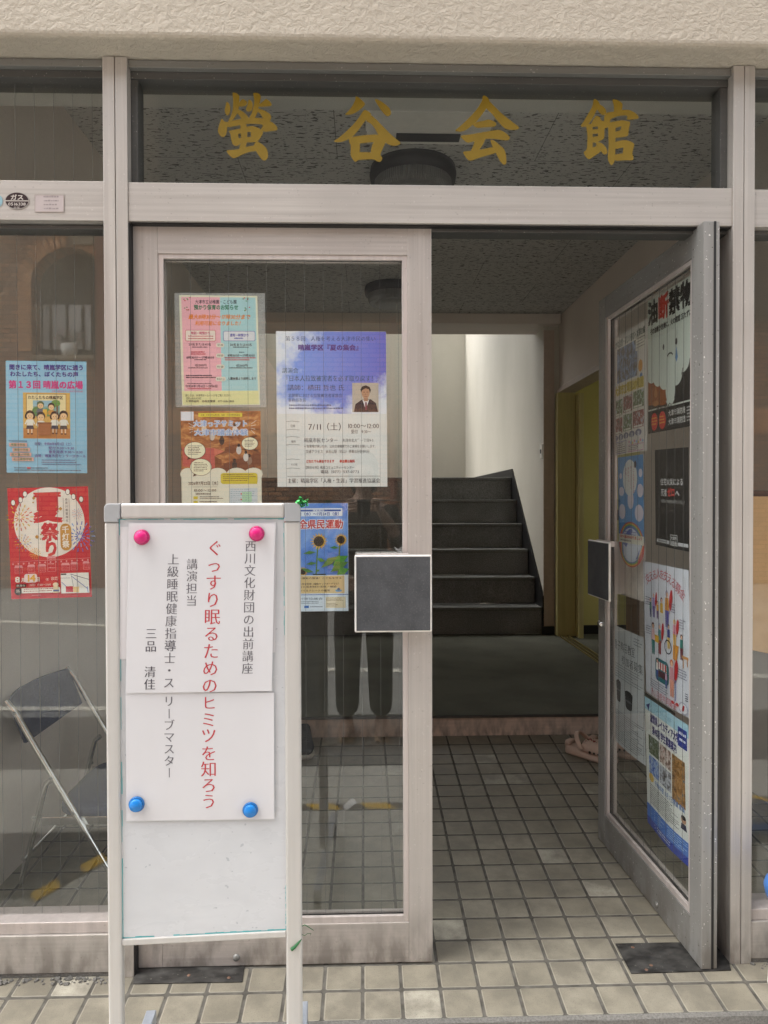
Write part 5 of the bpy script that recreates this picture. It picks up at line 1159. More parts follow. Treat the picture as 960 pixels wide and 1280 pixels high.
# bits of clear tape left on the glass
def tape_bit(pts, label, f):
    m = MB(); P_ = [f(u, v) for u, v in pts]; n_ = len(P_); m.add(P_, [list(range(n_))]); tag(m.build('tape_scrap', MAT['film'], fix=False), label, 'tape')
tape_bit([(428, 1008), (440, 997), (446, 1003), (433, 1013)], 'torn scrap of clear tape low on the closed door glass', lambda u, v: at(u, v, YD + 0.0158))
tape_bit([(499, 691), (492, 683), (496, 689), (504, 680), (505, 690)], 'torn scrap of clear tape just above the push plate', lambda u, v: at(u, v, YD + 0.0158))

# ---------------------------------------------------------------- whiteboard stand
BA = R(3.0); BP = Vector((at(253, 900, -0.52).x, -0.52, 0)); BN = Vector((math.sin(BA), -math.cos(BA), 0)); BX = Vector((math.cos(BA), math.sin(BA), 0))
def bl(u, v, off=0.0):
    """board coordinates (s, z) of a pixel on the board's front plane moved out by off"""
    p = atp(u, v, BP + BN * off, BN) - BP; return p.dot(BX), p.z
BM = Matrix(((BX.x, -BN.x, 0, BP.x), (BX.y, -BN.y, 0, BP.y), (0, 0, 1, 0), (0, 0, 0, 1)))   # local x right, y back, z up
wb = empty('whiteboard_stand'); wb.matrix_world = BM; bpy.context.view_layer.update()
tag(wb, 'white notice board on grey legs standing before the left door', 'whiteboard')
FR = plain('pale aluminium board frame', (0.53, 0.515, 0.49), 0.4, 0.15, var=0.05, sc=(60, 60, 3)); GP = plain('grey corner plastic', (0.36, 0.37, 0.38), 0.45, var=0.05)
s0, s1 = bl(132.5, 800)[0], bl(376, 800)[0]; i0, i1 = bl(150, 800)[0], bl(356, 800)[0]
zt, zi = bl(253, 629)[1], bl(253, 648)[1]; zb0, zb1 = bl(253, 1168)[1], bl(253, 1176)[1]
GZ = -0.022
def wbx(nm, mat, *a, bevel=0.002, par=None): return MB().box(*a).build(nm, mat, par or wb, bevel, world=False, seg=3)
wbx('leg', FR, s0, i0, -0.006, 0.018, GZ + 0.0855, zt - 0.036, bevel=0.005); wbx('leg', FR, i1, s1, -0.006, 0.018, GZ + 0.0855, zt - 0.036, bevel=0.005)
wbx('top_rail', FR, s0 + 0.030, s1 - 0.030, -0.006, 0.018, zi, zt, bevel=0.005)
for x0, x1, sx_ in ((s0, s0 + 0.030, 1), (s1 - 0.030, s1, -1)):
    r_ = 0.009; a_, b_ = (x0, x1) if sx_ > 0 else (x1, x0)
    pr = [(b_, zt), (b_, zi), (i0 if sx_ > 0 else i1, zi), (i0 if sx_ > 0 else i1, zt - 0.0362), (a_, zt - 0.0362)]
    for q in range(5): an = R(q * 22.5); pr.append((a_ + sx_ * (r_ - r_ * math.cos(an)), zt - r_ + r_ * math.sin(an)))
    m = MB().prism(pr, -0.0075, 0.019, 'y'); m.build('corner_cap', GP, wb, 0.002, world=False)
wbx('bottom_rail', FR, i0, i1, -0.004, 0.016, zb1, zb0, bevel=0.002)
def mk_board():
    k = NT('whiteboard surface'); f = k.noise((5, 5, 11), detail=5, rough=0.6); g = k.noise((90, 90, 90), detail=1, off=(3, 8, 2)); h = k.noise((3, 3, 40), detail=4, off=(7, 1, 5))
    c = k.mix(k.ramp(f, [(0.3, 0.0), (0.75, 1.0)]), (0.615, 0.63, 0.65), (0.555, 0.57, 0.59)); c = k.mix(k.ramp(h, [(0.55, 0.0), (0.8, 0.25)]), c, (0.46, 0.49, 0.52)); c = k.mix(k.ramp(g, [(0.745, 0.0), (0.76, 0.55)]), c, (0.30, 0.33, 0.36))
    return k.bsdf(c, k.ramp(f, [(0.3, 0.22), (0.7, 0.36)]), 0, None, 0.4)
SURF = mk_board()
sf = wbx('board_surface', SURF, i0, i1, 0.0, 0.010, zb0, zi, bevel=0)
tl = MB(); rnd = random.Random(11); TEAL = plain('teal marker residue', (0.10, 0.42, 0.44), 0.5)
def smear(x0, z0, x1, z1, t):
    n_ = 26
    for i in range(n_):
        if rnd.random() < 0.16: continue
        a0, a1 = i / n_, (i + 1) / n_; w_ = t * rnd.uniform(0.35, 1.0); dx, dz = x1 - x0, z1 - z0; L_ = math.hypot(dx, dz); nx, nz = -dz / L_ * w_, dx / L_ * w_
        p = [(x0 + dx * a0, z0 + dz * a0), (x0 + dx * a1, z0 + dz * a1)]
        tl.add([(p[0][0], -0.0003, p[0][1]), (p[1][0], -0.0003, p[1][1]), (p[1][0] + nx, -0.0003, p[1][1] + nz), (p[0][0] + nx, -0.0003, p[0][1] + nz)], [(0, 1, 2, 3)])
smear(i0 + .0005, zb0, i0 + .0005, zi, -0.0022); smear(i1, zb0 + .002, i1, zb0 + .09, 0.0014); smear(i1 - .0002, zi - .25, i1 - .0002, zi, 0.0016); smear(i0, zb0 + .0004, i1, zb0 + .0004, 0.003); smear(i0, zi - .0004, i1, zi - .0004, -0.0024)
tl.build('marker_smear', TEAL, sf, world=False, fix=False)
SIL = plain('blue grey foot bar', (0.36, 0.39, 0.44), 0.35, 0.4)
for x0, x1 in ((s0 + 0.002, s0 + 0.025), (s1 - 0.020, s1 + 0.003)):
    wbx('foot_bar', SIL, x0, x1, -0.26, 0.27, GZ + 0.055, GZ + 0.085)
    for yy in (-0.24, 0.25): MB().lathe([(0.0, 0.0), (0.013, 0.0), (0.012, 0.0545), (0.0, 0.0545)], ((x0 + x1) / 2, yy, GZ), 16).build('rubber_foot', MAT['black'], wb, world=False)

def mk_paper():
    k = NT('white printer paper'); f = k.noise((6, 6, 5), detail=3, rough=0.5)
    return k.bsdf((0.635, 0.63, 0.645), 0.6, 0, k.bump(f, 0.35, 0.010), 0.3)
PAPER = mk_paper()
# paper notices on the board (drawn in the crop 120,620 x3.4286)
def cw(off): return lambda x, y: atp(120 + x / 3.4286, 620 + y / 3.4286, BP + BN * off, BN)
PAP = PAPER
f0 = cw(0.0012)
s = Sheet('paper_sheet', (100, 120, 780, 760), f0(104, 132), f0(772, 112), f0(102, 700), BN, paper=(228, 226, 228)); s.done('blank backing sheet peeping out behind the vertical notice', 'paper')
f1 = cw(0.0042)
wv2 = lambda a, b_: 0.0007 * math.sin(a * 3.1) * math.sin(b_ * 4 + 1) - 0.0012 * max(0, a - 0.9) * 8
s = Sheet('paper_notice', (128, 845, 766, 1395), f1(127, 842), f1(763, 842), f1(130, 1393), BN, paper=PAP, bulge=wv2)
RED2 = (192, 62, 70); TXT = (104, 102, 108)
s.vtext('ミツを知ろう', 482, [962, 1030, 1107, 1175, 1244, 1314], 72, RED2, 0.0, True); s.vtext('ヒ', 484, [890], 66, RED2, 0.0, True)
s.vtext('リーブマスター', 312, [882, 936, 985, 1036, 1087, 1138, 1189], 50, TXT, 0.0, True)
s.done('lower white sheet of the red vertical handwritten style notice', 'notice')
f2 = cw(0.0062)
s = Sheet('paper_notice', (128, 115, 768, 846), f2(140, 115), f2(768, 118), f2(127, 845), BN, paper=PAP, bulge=wv2)
s.vtext('西川文化財団の出前講座', 661, [213 + 53.2 * i for i in range(11)], 52, TXT, 0.0, True, dx=-0.005)
s.vtext('ぐっすり眠るための', 503, [222, 296, 371, 446, 519, 593, 668, 742, 817], 74, RED2, 0.0, True, dx=-0.016)
s.vtext('講演担当', 406, [292, 344, 396, 449], 51, TXT, 0.0, True); s.vtext('上級睡眠健康指導士・ス', 324, [271 + 53.2 * i for i in range(11)], 52, TXT, 0.0, True, dx=-0.017)
s.vtext('三品清佳', 234, [590, 645, 755, 809], 52, (70, 66, 76), 0.0, True, dx=-0.01)
s.done('upper white sheet of the vertical notice held by two pink magnets', 'notice')
def magnet(u, v, off, col, label):
    p = atp(u, v, BP + BN * off, BN); e = empty('magnet', p); tag(e, label, 'magnet', 'round magnets on the whiteboard')
    M_ = Matrix.Translation(p) @ Matrix(((BX.x, -BN.x, 0, 0), (BX.y, -BN.y, 0, 0), (0, 0, 1, 0), (0, 0, 0, 1))); e.matrix_world = M_; bpy.context.view_layer.update()
    k = NT('translucent ' + label.split()[0] + ' flange'); k.bsdf(col, 0.25, 0, None, 0.5, 0.45)
    MB().lathe([(0.0150, 0.0), (0.0152, -0.002), (0.0140, -0.0035), (0.0115, -0.004)], (0, 0, 0), 36, axis='y').build('flange', k.m, e, world=False)
    MB().lathe([(0.0115, -0.0041), (0.0118, -0.010), (0.0108, -0.0118), (0.0, -0.0125)], (0, 0, 0), 36, axis='y').build('cap', plain('glossy magnet ' + label[:8], col, 0.22, var=0.02), e, world=False)
PKM, BLM = (0.62, 0.015, 0.17), (0.01, 0.19, 0.56)
magnet(177.5, 671.5, 0.0075, PKM, 'pink round magnet at the top left of the vertical notice'); magnet(321, 667, 0.0075, PKM, 'pink round magnet at the top right of the vertical notice')
magnet(171, 1005, 0.0058, BLM, 'blue round magnet at the bottom left of the vertical notice'); magnet(313, 1012, 0.0058, BLM, 'blue round magnet at the bottom right of the vertical notice')
# tinsel and ribbon tied to the right leg
tn = MB(); rnd = random.Random(6); c0 = atp(377, 628, BP + BN * 0.0, BN)
for i in range(90):
    p = c0 + Vector((rnd.gauss(0, .006), rnd.gauss(0, .005), rnd.gauss(-.001, .005))); d = Vector((rnd.gauss(0, 1), rnd.gauss(0, 1), rnd.gauss(0, 1))).normalized() * .005; e_ = d.orthogonal().normalized() * .0012
    tn.add([p - e_, p + e_, p + d + e_, p + d - e_], [(0, 1, 2, 3)])
tag(tn.build('tinsel', plain('green foil', (0.015, 0.22, 0.04), 0.25, 0.6, 0.5), fix=False), 'tuft of shiny green tinsel on the top right corner of the whiteboard', 'tinsel')
rb = MB(); q = lambda u, v, o=0.008: atp(u, v, BP + BN * o, BN)
rb.tube([q(364, 1187), q(368, 1184.5), q(372, 1180), q(376, 1174.5, .004), q(377, 1168, -.002), q(375.5, 1163, -.006), q(377, 1158, -.004), q(381, 1156), q(386, 1159), q(392, 1163)], .001, 6, radii=[.0034, .003, .0024, .0018, .0013, .001, .0009, .0009, .0008, .0006])
rb.tube([q(377, 1168, 0), q(381, 1169.5), q(384, 1167), q(389, 1166.5), q(388, 1169)], .0006, 5)
tag(rb.build('ribbon_scrap', plain('dark green twine', (0.012, 0.11, 0.03), 0.5, var=0.4)), 'frayed green twine knotted on the right leg of the whiteboard', 'twine')

# ---------------------------------------------------------------- things inside
ch = empty('folding_chair', (-0.95, 0.6, 0)); tag(ch, 'small navy folding chair with chrome tubes behind the left window', 'chair')
NAVY = mk_carpet('navy vinyl', (0.010, 0.018, 0.060), (0.022, 0.036, 0.10), 90)
ya, yb = 0.38, 0.84
for y in (ya, yb):
    MB().tube([(-1.150, y, .612), (-1.120, y, .575), (-1.085, y, .51), (-0.80, y, 0.012)], .0095, 12).build('leg', MAT['chrome'], ch)
    yy = y + (.022 if y == ya else -.022)
    MB().tube([(-1.015, yy, .352), (-1.035, yy, .335), (-1.045, yy, .30), (-1.118, yy, 0.012)], .009, 12).build('leg', MAT['chrome'], ch)
    MB().box(-1.05, -0.66, y + (.008 if y == ya else -.014), y + (.014 if y == ya else -.008), .205, .232).build('seat_rail', MAT['chrome'], ch, .002)
    for x, z in ((-1.12, .575), (-1.006, .365), (-0.937, .25), (-1.06, .238)): MB().lathe([(0, -.013), (.005, -.012), (.006, -.0095)] if y == ya else [(0, .013), (.005, .012), (.006, .0095)], (x, y, z), 12, axis='y').build('rivet', MAT['grey_alu'], ch)
for x, z in ((-1.10, .10), (-0.86, .10)): MB().tube([(x, ya, z), (x, yb, z)], .007, 10).build('stretcher', MAT['chrome'], ch)
bk = MB(); rings = []
for i in range(13):
    t = i / 12; y = ya + .006 + (yb - ya - .012) * t; bow = .05 * math.sin(math.pi * t)
    low = .475 - .035 * math.sin(math.pi * t)
    rings.append([(-1.150 - bow, y, .61), (-1.138 - bow, y, .612), (-1.086 - bow, y, low), (-1.098 - bow, y, low - .002)])
bk.loft(rings); bk.build('backrest', NAVY, ch, .004)
st_ = MB(); rings = []
for z, s_ in ((.225, .97), (.232, 1.0), (.250, 1.0), (.262, .95), (.266, .80)):
    rings.append([(-0.83 + .19 * s_ * (abs(math.cos(a)) ** .45) * (1 if math.cos(a) > 0 else -1), .61 + .215 * s_ * (abs(math.sin(a)) ** .45) * (1 if math.sin(a) > 0 else -1), z) for a in (2 * math.pi * (i + .5) / 40 for i in range(40))])
st_.loft(rings); st_.build('seat', NAVY, ch)

def shoe_rings(L, W, prof, n=20):
    """prof: (t, width factor, z bottom, z top) along the length"""
    out = []
    for t, wf, zb_, zt_ in prof:
        r_ = []
        for i in range(n):
            a = 2 * math.pi * i / n; ca, sa = math.cos(a), math.sin(a)
            y = W / 2 * wf * (abs(ca) ** .7) * (1 if ca > 0 else -1); z = (zb_ + zt_) / 2 + (zt_ - zb_) / 2 * (abs(sa) ** .7) * (1 if sa > 0 else -1)
            r_.append((t * L, y, z))
        out.append(r_)
    return out
CLOG = plain('dusty pink foam', (0.56, 0.41, 0.335), 0.6, var=0.08)
def clog(x, y, rz, label):
    e = empty('clog', (x, y, 0), (0, 0, rz)); e.scale = (1.06, 1.06, 1.06); bpy.context.view_layer.update(); tag(e, label, 'clog', 'pair of pink clogs')
    MB().loft(shoe_rings(.245, .10, [(0, .35, .004, .03), (.03, .62, .0, .048), (.15, .78, 0, .05), (.35, .82, 0, .038), (.5, .92, 0, .034), (.75, 1.0, 0, .034), (.92, .8, .002, .034), (1.0, .35, .008, .028)])).build('sole', CLOG, e, world=False)
    MB().loft(shoe_rings(.245, .098, [(.36, .80, .030, .060), (.40, .86, .030, .084), (.5, .93, .030, .088), (.65, 1.0, .030, .080), (.8, .96, .030, .066), (.92, .78, .030, .05), (.985, .38, .030, .036)])).build('upper', CLOG, e, world=False)
    MB().loft(shoe_rings(.245, .09, [(.0, .5, .03, .062), (.03, .72, .04, .066), (.08, .80, .045, .064), (.12, .82, .045, .06)])).build('heel_rim', CLOG, e, world=False)
    sp = MB(); rings = []
    for i in range(17):                      # broad band swung up over the opening
        an = math.pi * i / 16; ca, sa = math.cos(an), math.sin(an); cx_ = .100 - .045 * sa; w_ = .011
        rings.append([(cx_ - w_, ro * ca, .046 + (ro + .012) * sa) if q in (0, 3) else (cx_ + w_ * .9, ro * ca, .052 + (ro + .012) * sa) for q, ro in ((0, .051), (1, .051), (2, .0435), (3, .0435))])
    sp.loft(rings); sp.build('strap', CLOG, e, .002, world=False)
    hl = MB()
    for s_ in (-1, 1):
        for i in range(5):
            t = .58 + i * .085; yy = s_ * (.0492 - max(0, t - .75) ** 1.2 * .075); hl.lathe([(0, -.0008 * s_), (.0045 if i else .006, 0.0), (.005 if i else .0065, .002 * s_)][::1], (t * .245, yy, .046), 12, axis='y')
    hl.build('vent_hole', MAT['black'], e, world=False)
    fl_ = MB(); rnd = random.Random(int(x * 100)); cols = 3
    for i in range(70):
        t = rnd.uniform(.44, .84); yy = rnd.uniform(-.032, .032); zz = .0815 - .02 * max(0, t - .6) / .25 - (yy / .049) ** 2 * .018 + (.006 if t < .6 else 0)
        fl_.box(t * .245 - .0022, t * .245 + .0022, yy - .0022, yy + .0022, zz - .004, zz + .002, rnd.randrange(3))
    fl_.build('flower_print', [ink((150, 60, 60)), ink((196, 180, 160)), ink((110, 100, 80))], e, world=False)
pc_ = atz(706, 941, 0.0)
clog(pc_.x + .015, pc_.y + .01, R(-46), 'pink foam clog standing free left of the open door edge'); clog(pc_.x + .14, pc_.y + .05, R(-40), 'second pink foam clog half hidden by the open door')
e = empty('sneaker', (atz(380, 950, 0).x - .02, atz(380, 950, 0).y + .24, 0), (0, 0, R(-84))); tag(e, 'navy sneaker with a white sole left inside the closed door', 'sneaker')
MB().loft(shoe_rings(.26, .098, [(0, .5, .0, .028), (.05, .75, 0, .032), (.3, .78, 0, .03), (.55, .9, 0, .028), (.78, 1, 0, .028), (.93, .8, .002, .03), (1, .4, .008, .03)])).build('sole', plain('off white rubber', (.5, .48, .42), .6), e, world=False)
MB().loft(shoe_rings(.26, .092, [(.0, .5, .028, .085), (.04, .72, .028, .105), (.2, .76, .028, .105), (.38, .8, .028, .092), (.55, .9, .028, .078), (.75, 1, .028, .062), (.92, .78, .028, .05), (.99, .4, .028, .036)])).build('upper', mk_carpet('navy mesh fabric', (.008, .010, .022), (.02, .024, .045), 200), e, world=False)
lc = MB()
for i in range(5): lc.tube([(.26 * (.40 + i * .07), -.028, .088 - i * .006), (.26 * (.40 + i * .07) + .006, 0, .097 - i * .006), (.26 * (.40 + i * .07), .028, .088 - i * .006)], .002, 6)
lc.build('lace', plain('dark lace', (.03, .03, .05), .8), e, world=False)

# right side: tan rounded board behind the right window, blue stool outside
YT = 0.16; t0 = at(946, 613, YT); tb = at(946, 796, YT)
tn_ = empty('tan_board', (t0.x + .2, YT, t0.z)); tag(tn_, 'tan rounded board with a dark brown rim behind the right window', 'board')
def round_board(x0, x1, z0, z1, r_, slope=0.0):
    pr = [(x0, z0), (x1, z0 - slope)]
    for q_ in range(9): a = R(q_ * 11.25); pr.append((x1 - r_ + r_ * math.cos(a), z1 - r_ + r_ * math.sin(a)))
    for q_ in range(9): a = R(90 + q_ * 11.25); pr.append((x0 + r_ + r_ * math.cos(a), z1 - r_ + r_ * math.sin(a) * 1.0))
    return pr
x0 = t0.x - .06
MB().prism(round_board(x0, x0 + .42, tb.z - .03, t0.z - .018, .05, .09), YT, YT + .018, 'y').build('panel', plain('tan laminate', (.52, .32, .15), .5, var=.05), tn_, .002)
MB().prism(round_board(x0 - .008, x0 + .43, tb.z + .1, t0.z, .055), YT + .0185, YT + .03, 'y').build('rim', plain('dark brown edge', (.035, .018, .015), .5), tn_, .002)
MB().prism([(x0 + .02, .0), (x0 + .06, 0), (x0 + .06, tb.z + .05), (x0 + .02, tb.z + .05)], YT + .0305, YT + .05, 'y').build('leg', MAT['grey_alu'], tn_)
MB().prism([(x0 + .34, .0), (x0 + .38, 0), (x0 + .38, tb.z - .05), (x0 + .34, tb.z - .05)], YT + .0305, YT + .05, 'y').build('leg', MAT['grey_alu'], tn_)
ys = -0.22
pst = at(950, 1112, ys); R_ = .145; cx, cy, zs = pst.x + R_ + .042, ys, pst.z - .012
sto = empty('stool', (cx, cy, 0)); tag(sto, 'low blue plastic stool with white legs outside the right window', 'stool')
STB = plain('blue plastic', (.045, .15, .42), .4, var=.06); STG = plain('grey seat cap', (.20, .21, .23), .5)
def sq(rx, ry, z, n=40): return [(cx + rx * (abs(math.cos(a)) ** .6) * (1 if math.cos(a) > 0 else -1), cy + ry * (abs(math.sin(a)) ** .6) * (1 if math.sin(a) > 0 else -1), z) for a in (2 * math.pi * i / n for i in range(n))]
MB().loft([sq(R_ * .9, .105, zs - .046), sq(R_ * .97, .118, zs - .038), sq(R_, .12, zs - .015), sq(R_ * .97, .117, zs), sq(R_ * .86, .105, zs + .006)]).build('seat', STB, sto)
MB().loft([sq(R_ * .80, .094, zs + .0062), sq(R_ * .78, .092, zs + .010), sq(R_ * .6, .07, zs + .011)]).build('seat_cap', STG, sto)
for dx, dy in ((-1, -1), (-1, 1), (1, -1), (1, 1)):
    MB().tube([(cx + dx * .085, cy + dy * .08, zs - .045), (cx + dx * .098, cy + dy * .092, GZ if cy + dy * .092 < YE else 0.0)], .015, 12, radii=[.018, .014]).build('leg', MAT['white_plastic'], sto)

# ---------------------------------------------------------------- across the street (seen mirrored in the glass)
YO = -9.6
def mir(u, v, Y=YO): return at(u, v, -Y)    # a thing mirrored in the glass appears at its distance behind the glass
bld = empty('brick_building', (0, YO, ROAD_Z)); tag(bld, 'brown brick building across the street mirrored in the glass', 'building')
sv = lambda u, v: (mir(u, v).x, mir(u, v).z)
ax0, axm, ax1 = sv(39, 355)[0], sv(87, 308)[0], sv(135, 355)[0]; zs0, zap = sv(39, 352)[1], sv(87, 308)[1]; zsil = sv(80, 445)[1]
wl = MB(); zt_ = sv(60, 255)[1]
XA, XB = -10.0, 7.0
wl.box(XA, ax0, YO - .3, YO, ROAD_Z, zt_); wl.box(ax1, -3.2, YO - .3, YO, ROAD_Z, zt_); wl.box(ax0, ax1, YO - .3, YO, ROAD_Z, zsil)
arc = []
for i in range(13):
    t = i / 12; arc.append((ax0 + (axm - ax0) * (1 - math.cos(t * math.pi / 2 * .86)) / (1 - math.cos(math.pi / 2 * .86)), zs0 + (zap - zs0) * math.sin(t * math.pi / 2 * .86) / math.sin(math.pi / 2 * .86)))
arc2 = arc + [(2 * axm - x, z) for x, z in arc[-2::-1]]
for (xa, za), (xb, zb_) in zip(arc2[:-1], arc2[1:]):
    wl.add([(xa, YO, za), (xb, YO, zb_), (xb, YO, zt_), (xa, YO, zt_), (xa, YO - .3, za), (xb, YO - .3, zb_), (xb, YO - .3, zt_), (xa, YO - .3, zt_)], [(0, 1, 2, 3), (4, 7, 6, 5), (0, 4, 5, 1), (3, 2, 6, 7)])
zw = sv(350, 398)[1]
wl.box(-3.2, XB, YO - .3, YO - .002, ROAD_Z, zw)
wl.build('wall', MAT['brick'], bld)
vs_ = MB()                                  # voussoirs round the arch
for i in range(22):
    a, b_ = arc2[min(24, round(i * 24 / 21))], None
    nx, nz = a[0] - axm, a[1] - (zs0 - .25); d = math.hypot(nx, nz); nx, nz = nx / d, nz / d; tx, tz = -nz, nx
    p0 = (a[0] + nx * .005, a[1] + nz * .005); w_ = .034
    pr = [(p0[0] - tx * w_, p0[1] - tz * w_), (p0[0] + tx * w_, p0[1] + tz * w_), (p0[0] + nx * .22 + tx * w_, p0[1] + nz * .22 + tz * w_), (p0[0] + nx * .22 - tx * w_, p0[1] + nz * .22 - tz * w_)]
    vs_.prism(pr, YO + .001, YO + .02, 'y')
zq = zs0
while zq > zsil + .1:
    for x0 in (ax0 - .22, ax1 + .005): vs_.box(x0, x0 + .215, YO + .001, YO + .018, zq - .065, zq)
    zq -= .075
vs_.build('voussoir', MAT['brick_plain'], bld, 0.004)
sol = MB(); xq = sv(200, 520)[0] - 1; zq0, zq1 = sv(300, 542)[1], sv(300, 510)[1]
while xq < XB - .1: sol.box(xq, xq + .065, YO - .001, YO + .012, zq0, zq1); xq += .075
sol.build('soldier_course', MAT['brick_plain'], bld, .003)
tp_ = MB().box(XA, -3.2, YO - .3, YO + .05, zt_ + .001, 8.6); tp_.build('upper_storey', plain('brown render', (.17, .135, .105), .85), bld)
up = MB().box(-3.19, XB + 3, YO - .25, YO + .35, zw + .001, 8.6); up.build('upper_storey', MAT['shutter_eave_shade'], bld)  # dark colour stands in for the deep shade under an eave
wi = MB().box(ax0, ax1, YO - .5, YO - .31, zsil, zap + .1); wi.build('shutter', MAT['shutter_eave_shade'], bld)
ww0, ww1 = sv(44, 375), sv(106, 432)
bx('window', plain('bright curtain', (.62, .60, .58), .8), bld, ww0[0], ww1[0], YO - .30, YO - .26, ww1[1], ww0[1]); 
for i in range(3): bx('window_bar', MAT['shutter_eave_shade'], bld, ww0[0] + (ww1[0] - ww0[0]) * (i + .5) / 3 - .02, ww0[0] + (ww1[0] - ww0[0]) * (i + .5) / 3 + .02, YO - .259, YO - .24, ww1[1], ww0[1])
bx('sill', MAT['cream_wall'], bld, ax0, ax1, YO - .25, YO + .08, zsil - .06, zsil + .002)
bx('gable', MAT['cream_wall'], bld, axm + .02, -3.25, YO + .02, YO + .06, zap + .02, zt_ - .02)
rp = sv(491, 500); MB().tube([(rp[0], YO + .1, ROAD_Z), (rp[0], YO + .1, zw)], .055, 14).build('drain_pipe', MAT['rust_pipe'], bld)
dp = sv(129, 400); MB().box(dp[0] - .04, dp[0] + .10, YO + .07, YO + .2, ROAD_Z, sv(129, 285)[1]).build('drain_pipe', MAT['rust_pipe'], bld)
wd = sv(501, 520); bx('door', MAT['cream_wall'], bld, wd[0] - .02, wd[0] + 1.0, YO + .005, YO + .05, ROAD_Z, sv(500, 430)[1])
fp = empty('flower_pot', (sv(83, 430)[0], YO - .1, zsil)); tag(fp, 'white flower pot on the sill of the arched window across the street', 'flower pot')
px_ = fp.location.x
MB().lathe([(0, .003), (.09, .003), (.12, .06), (.13, .2), (.115, .21), (0, .19)], (px_, YO - .1, zsil), 20).build('pot', MAT['white_plastic'], fp)
fo = MB(); rnd = random.Random(3)
for i in range(160):
    a = rnd.random() * 6.28; r_ = rnd.random() ** .5 * .28; p = Vector((px_ + r_ * math.cos(a), YO - .1 + r_ * .5 * math.sin(a), zsil + .22 + rnd.random() * .22)); d = Vector((rnd.gauss(0, 1), rnd.gauss(0, 1), rnd.gauss(0, 1))).normalized() * .05; e_ = d.orthogonal().normalized() * .016
    fo.add([p - e_, p + e_, p + d], [(0, 1, 2)], 1 if i % 4 == 0 else 0)
fo.build('foliage', [plain('leaf green', (.05, .09, .03), .6), plain('pink petals', (.5, .15, .2), .6)], fp, fix=False)

# the photographer, standing behind the camera and mirrored in the closed door
PX, PY = -0.005, -2.24
per = empty('person', (PX, PY, ROAD_Z)); tag(per, 'person in black trousers and dark top holding up a phone, mirrored in the closed door', 'person')
def skin(name, joints, edges, mat, root=0, sub=2):
    me = bpy.data.meshes.new(name); me.from_pydata([Vector(j[:3]) for j in joints], edges, []); me.materials.append(mat)
    o_ = bpy.data.objects.new(name, me); COL.objects.link(o_); o_.parent = per; bpy.context.view_layer.update(); o_.matrix_parent_inverse = per.matrix_world.inverted()
    md = o_.modifiers.new('skin', 'SKIN'); md.use_smooth_shade = True
    for i, j in enumerate(joints): me.skin_vertices[0].data[i].radius = (j[3], j[4] if len(j) > 4 else j[3])
    me.skin_vertices[0].data[root].use_root = True
    sb = o_.modifiers.new('sub', 'SUBSURF'); sb.levels = sub; sb.render_levels = sub; return o_
SKIN = plain('skin', (.42, .27, .20), .55, var=.05); TOPM = plain('dark brown knit', (.030, .024, .018), .9); PANT = plain('black trousers', (.010, .010, .011), .85); HAIR = plain('black hair', (.010, .008, .007), .5)
G = ROAD_Z
J = [(PX, PY, G + .88, .135, .095), (PX, PY, G + 1.05, .125, .09), (PX, PY + .01, G + 1.22, .145, .095), (PX, PY + .005, G + 1.33, .09, .07), (PX, PY + .01, G + 1.40, .048, .05), (PX, PY + .02, G + 1.46, .052, .058), (PX, PY + .03, G + 1.545, .073, .088), (PX, PY + .02, G + 1.60, .06, .07),
     (PX - .15, PY, G + 1.30, .058), (PX - .215, PY + .04, G + 1.09, .045), (PX - .16, PY + .20, G + 1.22, .036), (PX - .085, PY + .285, G + 1.33, .024),
     (PX + .15, PY, G + 1.30, .058), (PX + .215, PY + .04, G + 1.09, .045), (PX + .16, PY + .20, G + 1.22, .036), (PX + .085, PY + .285, G + 1.33, .024),
     (PX - .085, PY, G + .78, .088), (PX - .09, PY + .01, G + .46, .058), (PX - .095, PY - .01, G + .28, .05), (PX - .10, PY - .01, G + .09, .034), (PX - .105, PY + .11, G + .035, .032, .02),
     (PX + .085, PY, G + .78, .088), (PX + .09, PY + .01, G + .46, .058), (PX + .095, PY - .01, G + .28, .05), (PX + .10, PY - .01, G + .09, .034), (PX + .105, PY + .11, G + .035, .032, .02)]
E_ = [(0, 1), (1, 2), (2, 3), (3, 4), (4, 5), (5, 6), (6, 7), (3, 8), (8, 9), (9, 10), (10, 11), (3, 12), (12, 13), (13, 14), (14, 15), (0, 16), (16, 17), (17, 18), (18, 19), (19, 20), (0, 21), (21, 22), (22, 23), (23, 24), (24, 25)]
skin('body', J, E_, SKIN)
# clothes, one surface each, a little larger than the body
T_ = [(PX, PY, G + .86, .16, .115), (PX, PY, G + 1.05, .15, .11), (PX, PY + .01, G + 1.22, .165, .112), (PX, PY + .005, G + 1.335, .10, .082), (PX - .152, PY, G + 1.305, .07), (PX - .218, PY + .04, G + 1.09, .058), (PX - .165, PY + .185, G + 1.205, .046), (PX + .152, PY, G + 1.305, .07), (PX + .218, PY + .04, G + 1.09, .058), (PX + .165, PY + .185, G + 1.205, .046)]
skin('top', T_, [(0, 1), (1, 2), (2, 3), (3, 4), (4, 5), (5, 6), (3, 7), (7, 8), (8, 9)], TOPM)
P_ = [(PX, PY, G + .92, .15, .11), (PX, PY, G + .82, .16, .118), (PX - .09, PY, G + .70, .10), (PX - .095, PY + .01, G + .46, .082), (PX - .10, PY, G + .10, .072), (PX + .09, PY, G + .70, .10), (PX + .095, PY + .01, G + .46, .082), (PX + .10, PY, G + .10, .072)]
skin('trousers', P_, [(0, 1), (1, 2), (2, 3), (3, 4), (1, 5), (5, 6), (6, 7)], PANT)
hr = MB(); rings = []
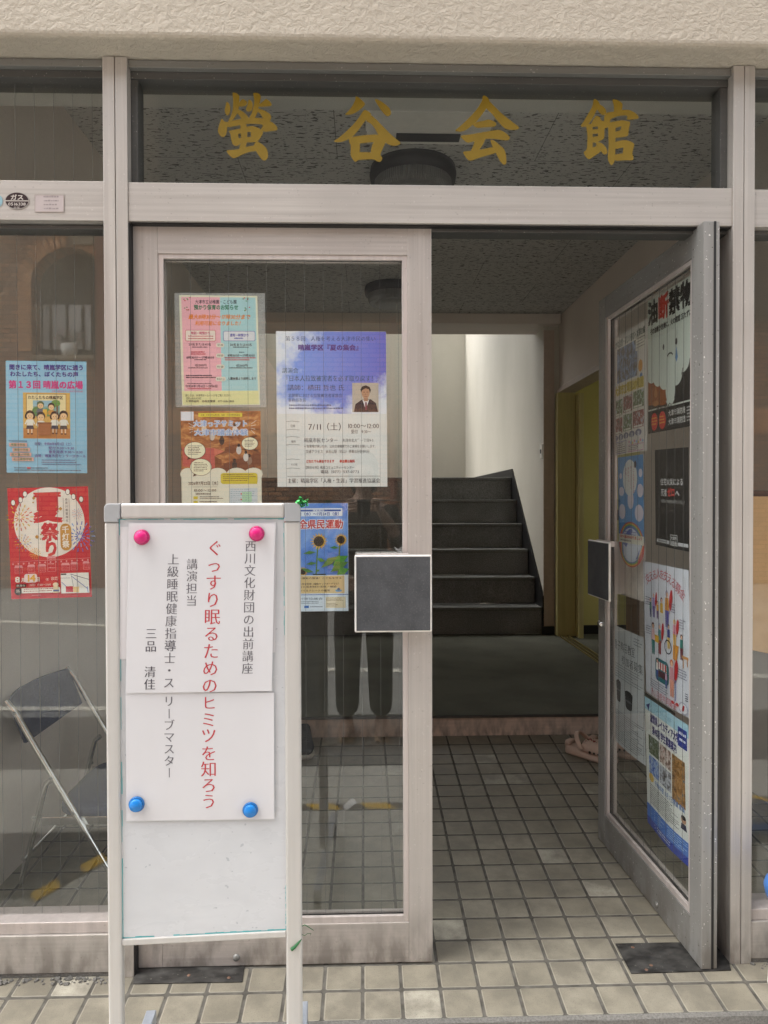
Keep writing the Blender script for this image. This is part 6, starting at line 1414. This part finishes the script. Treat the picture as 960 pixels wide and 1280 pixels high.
for z, s_ in ((1.42, .72), (1.47, .98), (1.54, 1.06), (1.60, 1.0), (1.645, .75), (1.665, .3)):
    rings.append([(PX + .085 * s_ * math.cos(a), PY + .005 + (.10 if math.sin(a) < 0 or z > 1.585 else .035) * s_ * math.sin(a), G + z) for a in (2 * math.pi * i / 24 for i in range(24))])
hr.loft(rings); hr.build('hair', HAIR, per)
fc = MB()
for sx_ in (-1, 1): fc.lathe([(0, .004), (.009, .001), (.01, -.004)], (PX + sx_ * .03, PY + .118, G + 1.535), 12, axis='y')
fc.build('eye', plain('dark eye', (.02, .015, .012), .3), per)
fg = MB()
for sx_ in (-1, 1):                          # fingers closed round the phone's edges
    for i in range(4):
        z = G + 1.325 + .017 * i; fg.tube([(PX + sx_ * .085, PY + .285, z), (PX + sx_ * .078, PY + .312, z + .002), (PX + sx_ * .060, PY + .324, z + .003), (PX + sx_ * (.04 + .004 * (i % 2)), PY + .322, z + .003)], .008, 8, radii=[.010, .009, .008, .0065])
    fg.tube([(PX + sx_ * .085, PY + .28, G + 1.33), (PX + sx_ * .07, PY + .286, G + 1.36), (PX + sx_ * .055, PY + .290, G + 1.385)], .009, 8, radii=[.011, .010, .008])
fg.build('finger', SKIN, per)
for sx_ in (-1, 1):
    su = MB(); rings = []
    for t, wf, zt2 in ((-.055, .55, .075), (-.02, .85, .10), (.03, .9, .095), (.09, 1.0, .06), (.14, .8, .042), (.168, .35, .03)):
        rings.append([(PX + sx_ * .103 + .045 * wf * math.cos(a), PY + t, G + .018 + zt2 / 2 + zt2 / 2 * math.sin(a)) for a in (2 * math.pi * i / 18 for i in range(18))])
    su.loft(rings); su.build('shoe', plain('dark leather shoe', (.03, .022, .018), .5), per)
    MB().box(PX + sx_ * .103 - .042, PX + sx_ * .103 + .042, PY - .06, PY + .17, G + .0005, G + .018).build('shoe_sole', plain('tan sole', (.25, .17, .11), .7), per, .008)
phn = empty('phone', (0.012, -1.925, 1.20)); tag(phn, 'dark phone held up by the mirrored person', 'phone')
MB().box(-0.040, 0.034, -1.930, -1.922, 1.175, 1.262).build('case', MAT['black'], phn, .003)

bpy.data.objects.remove(_to, do_unlink=True)
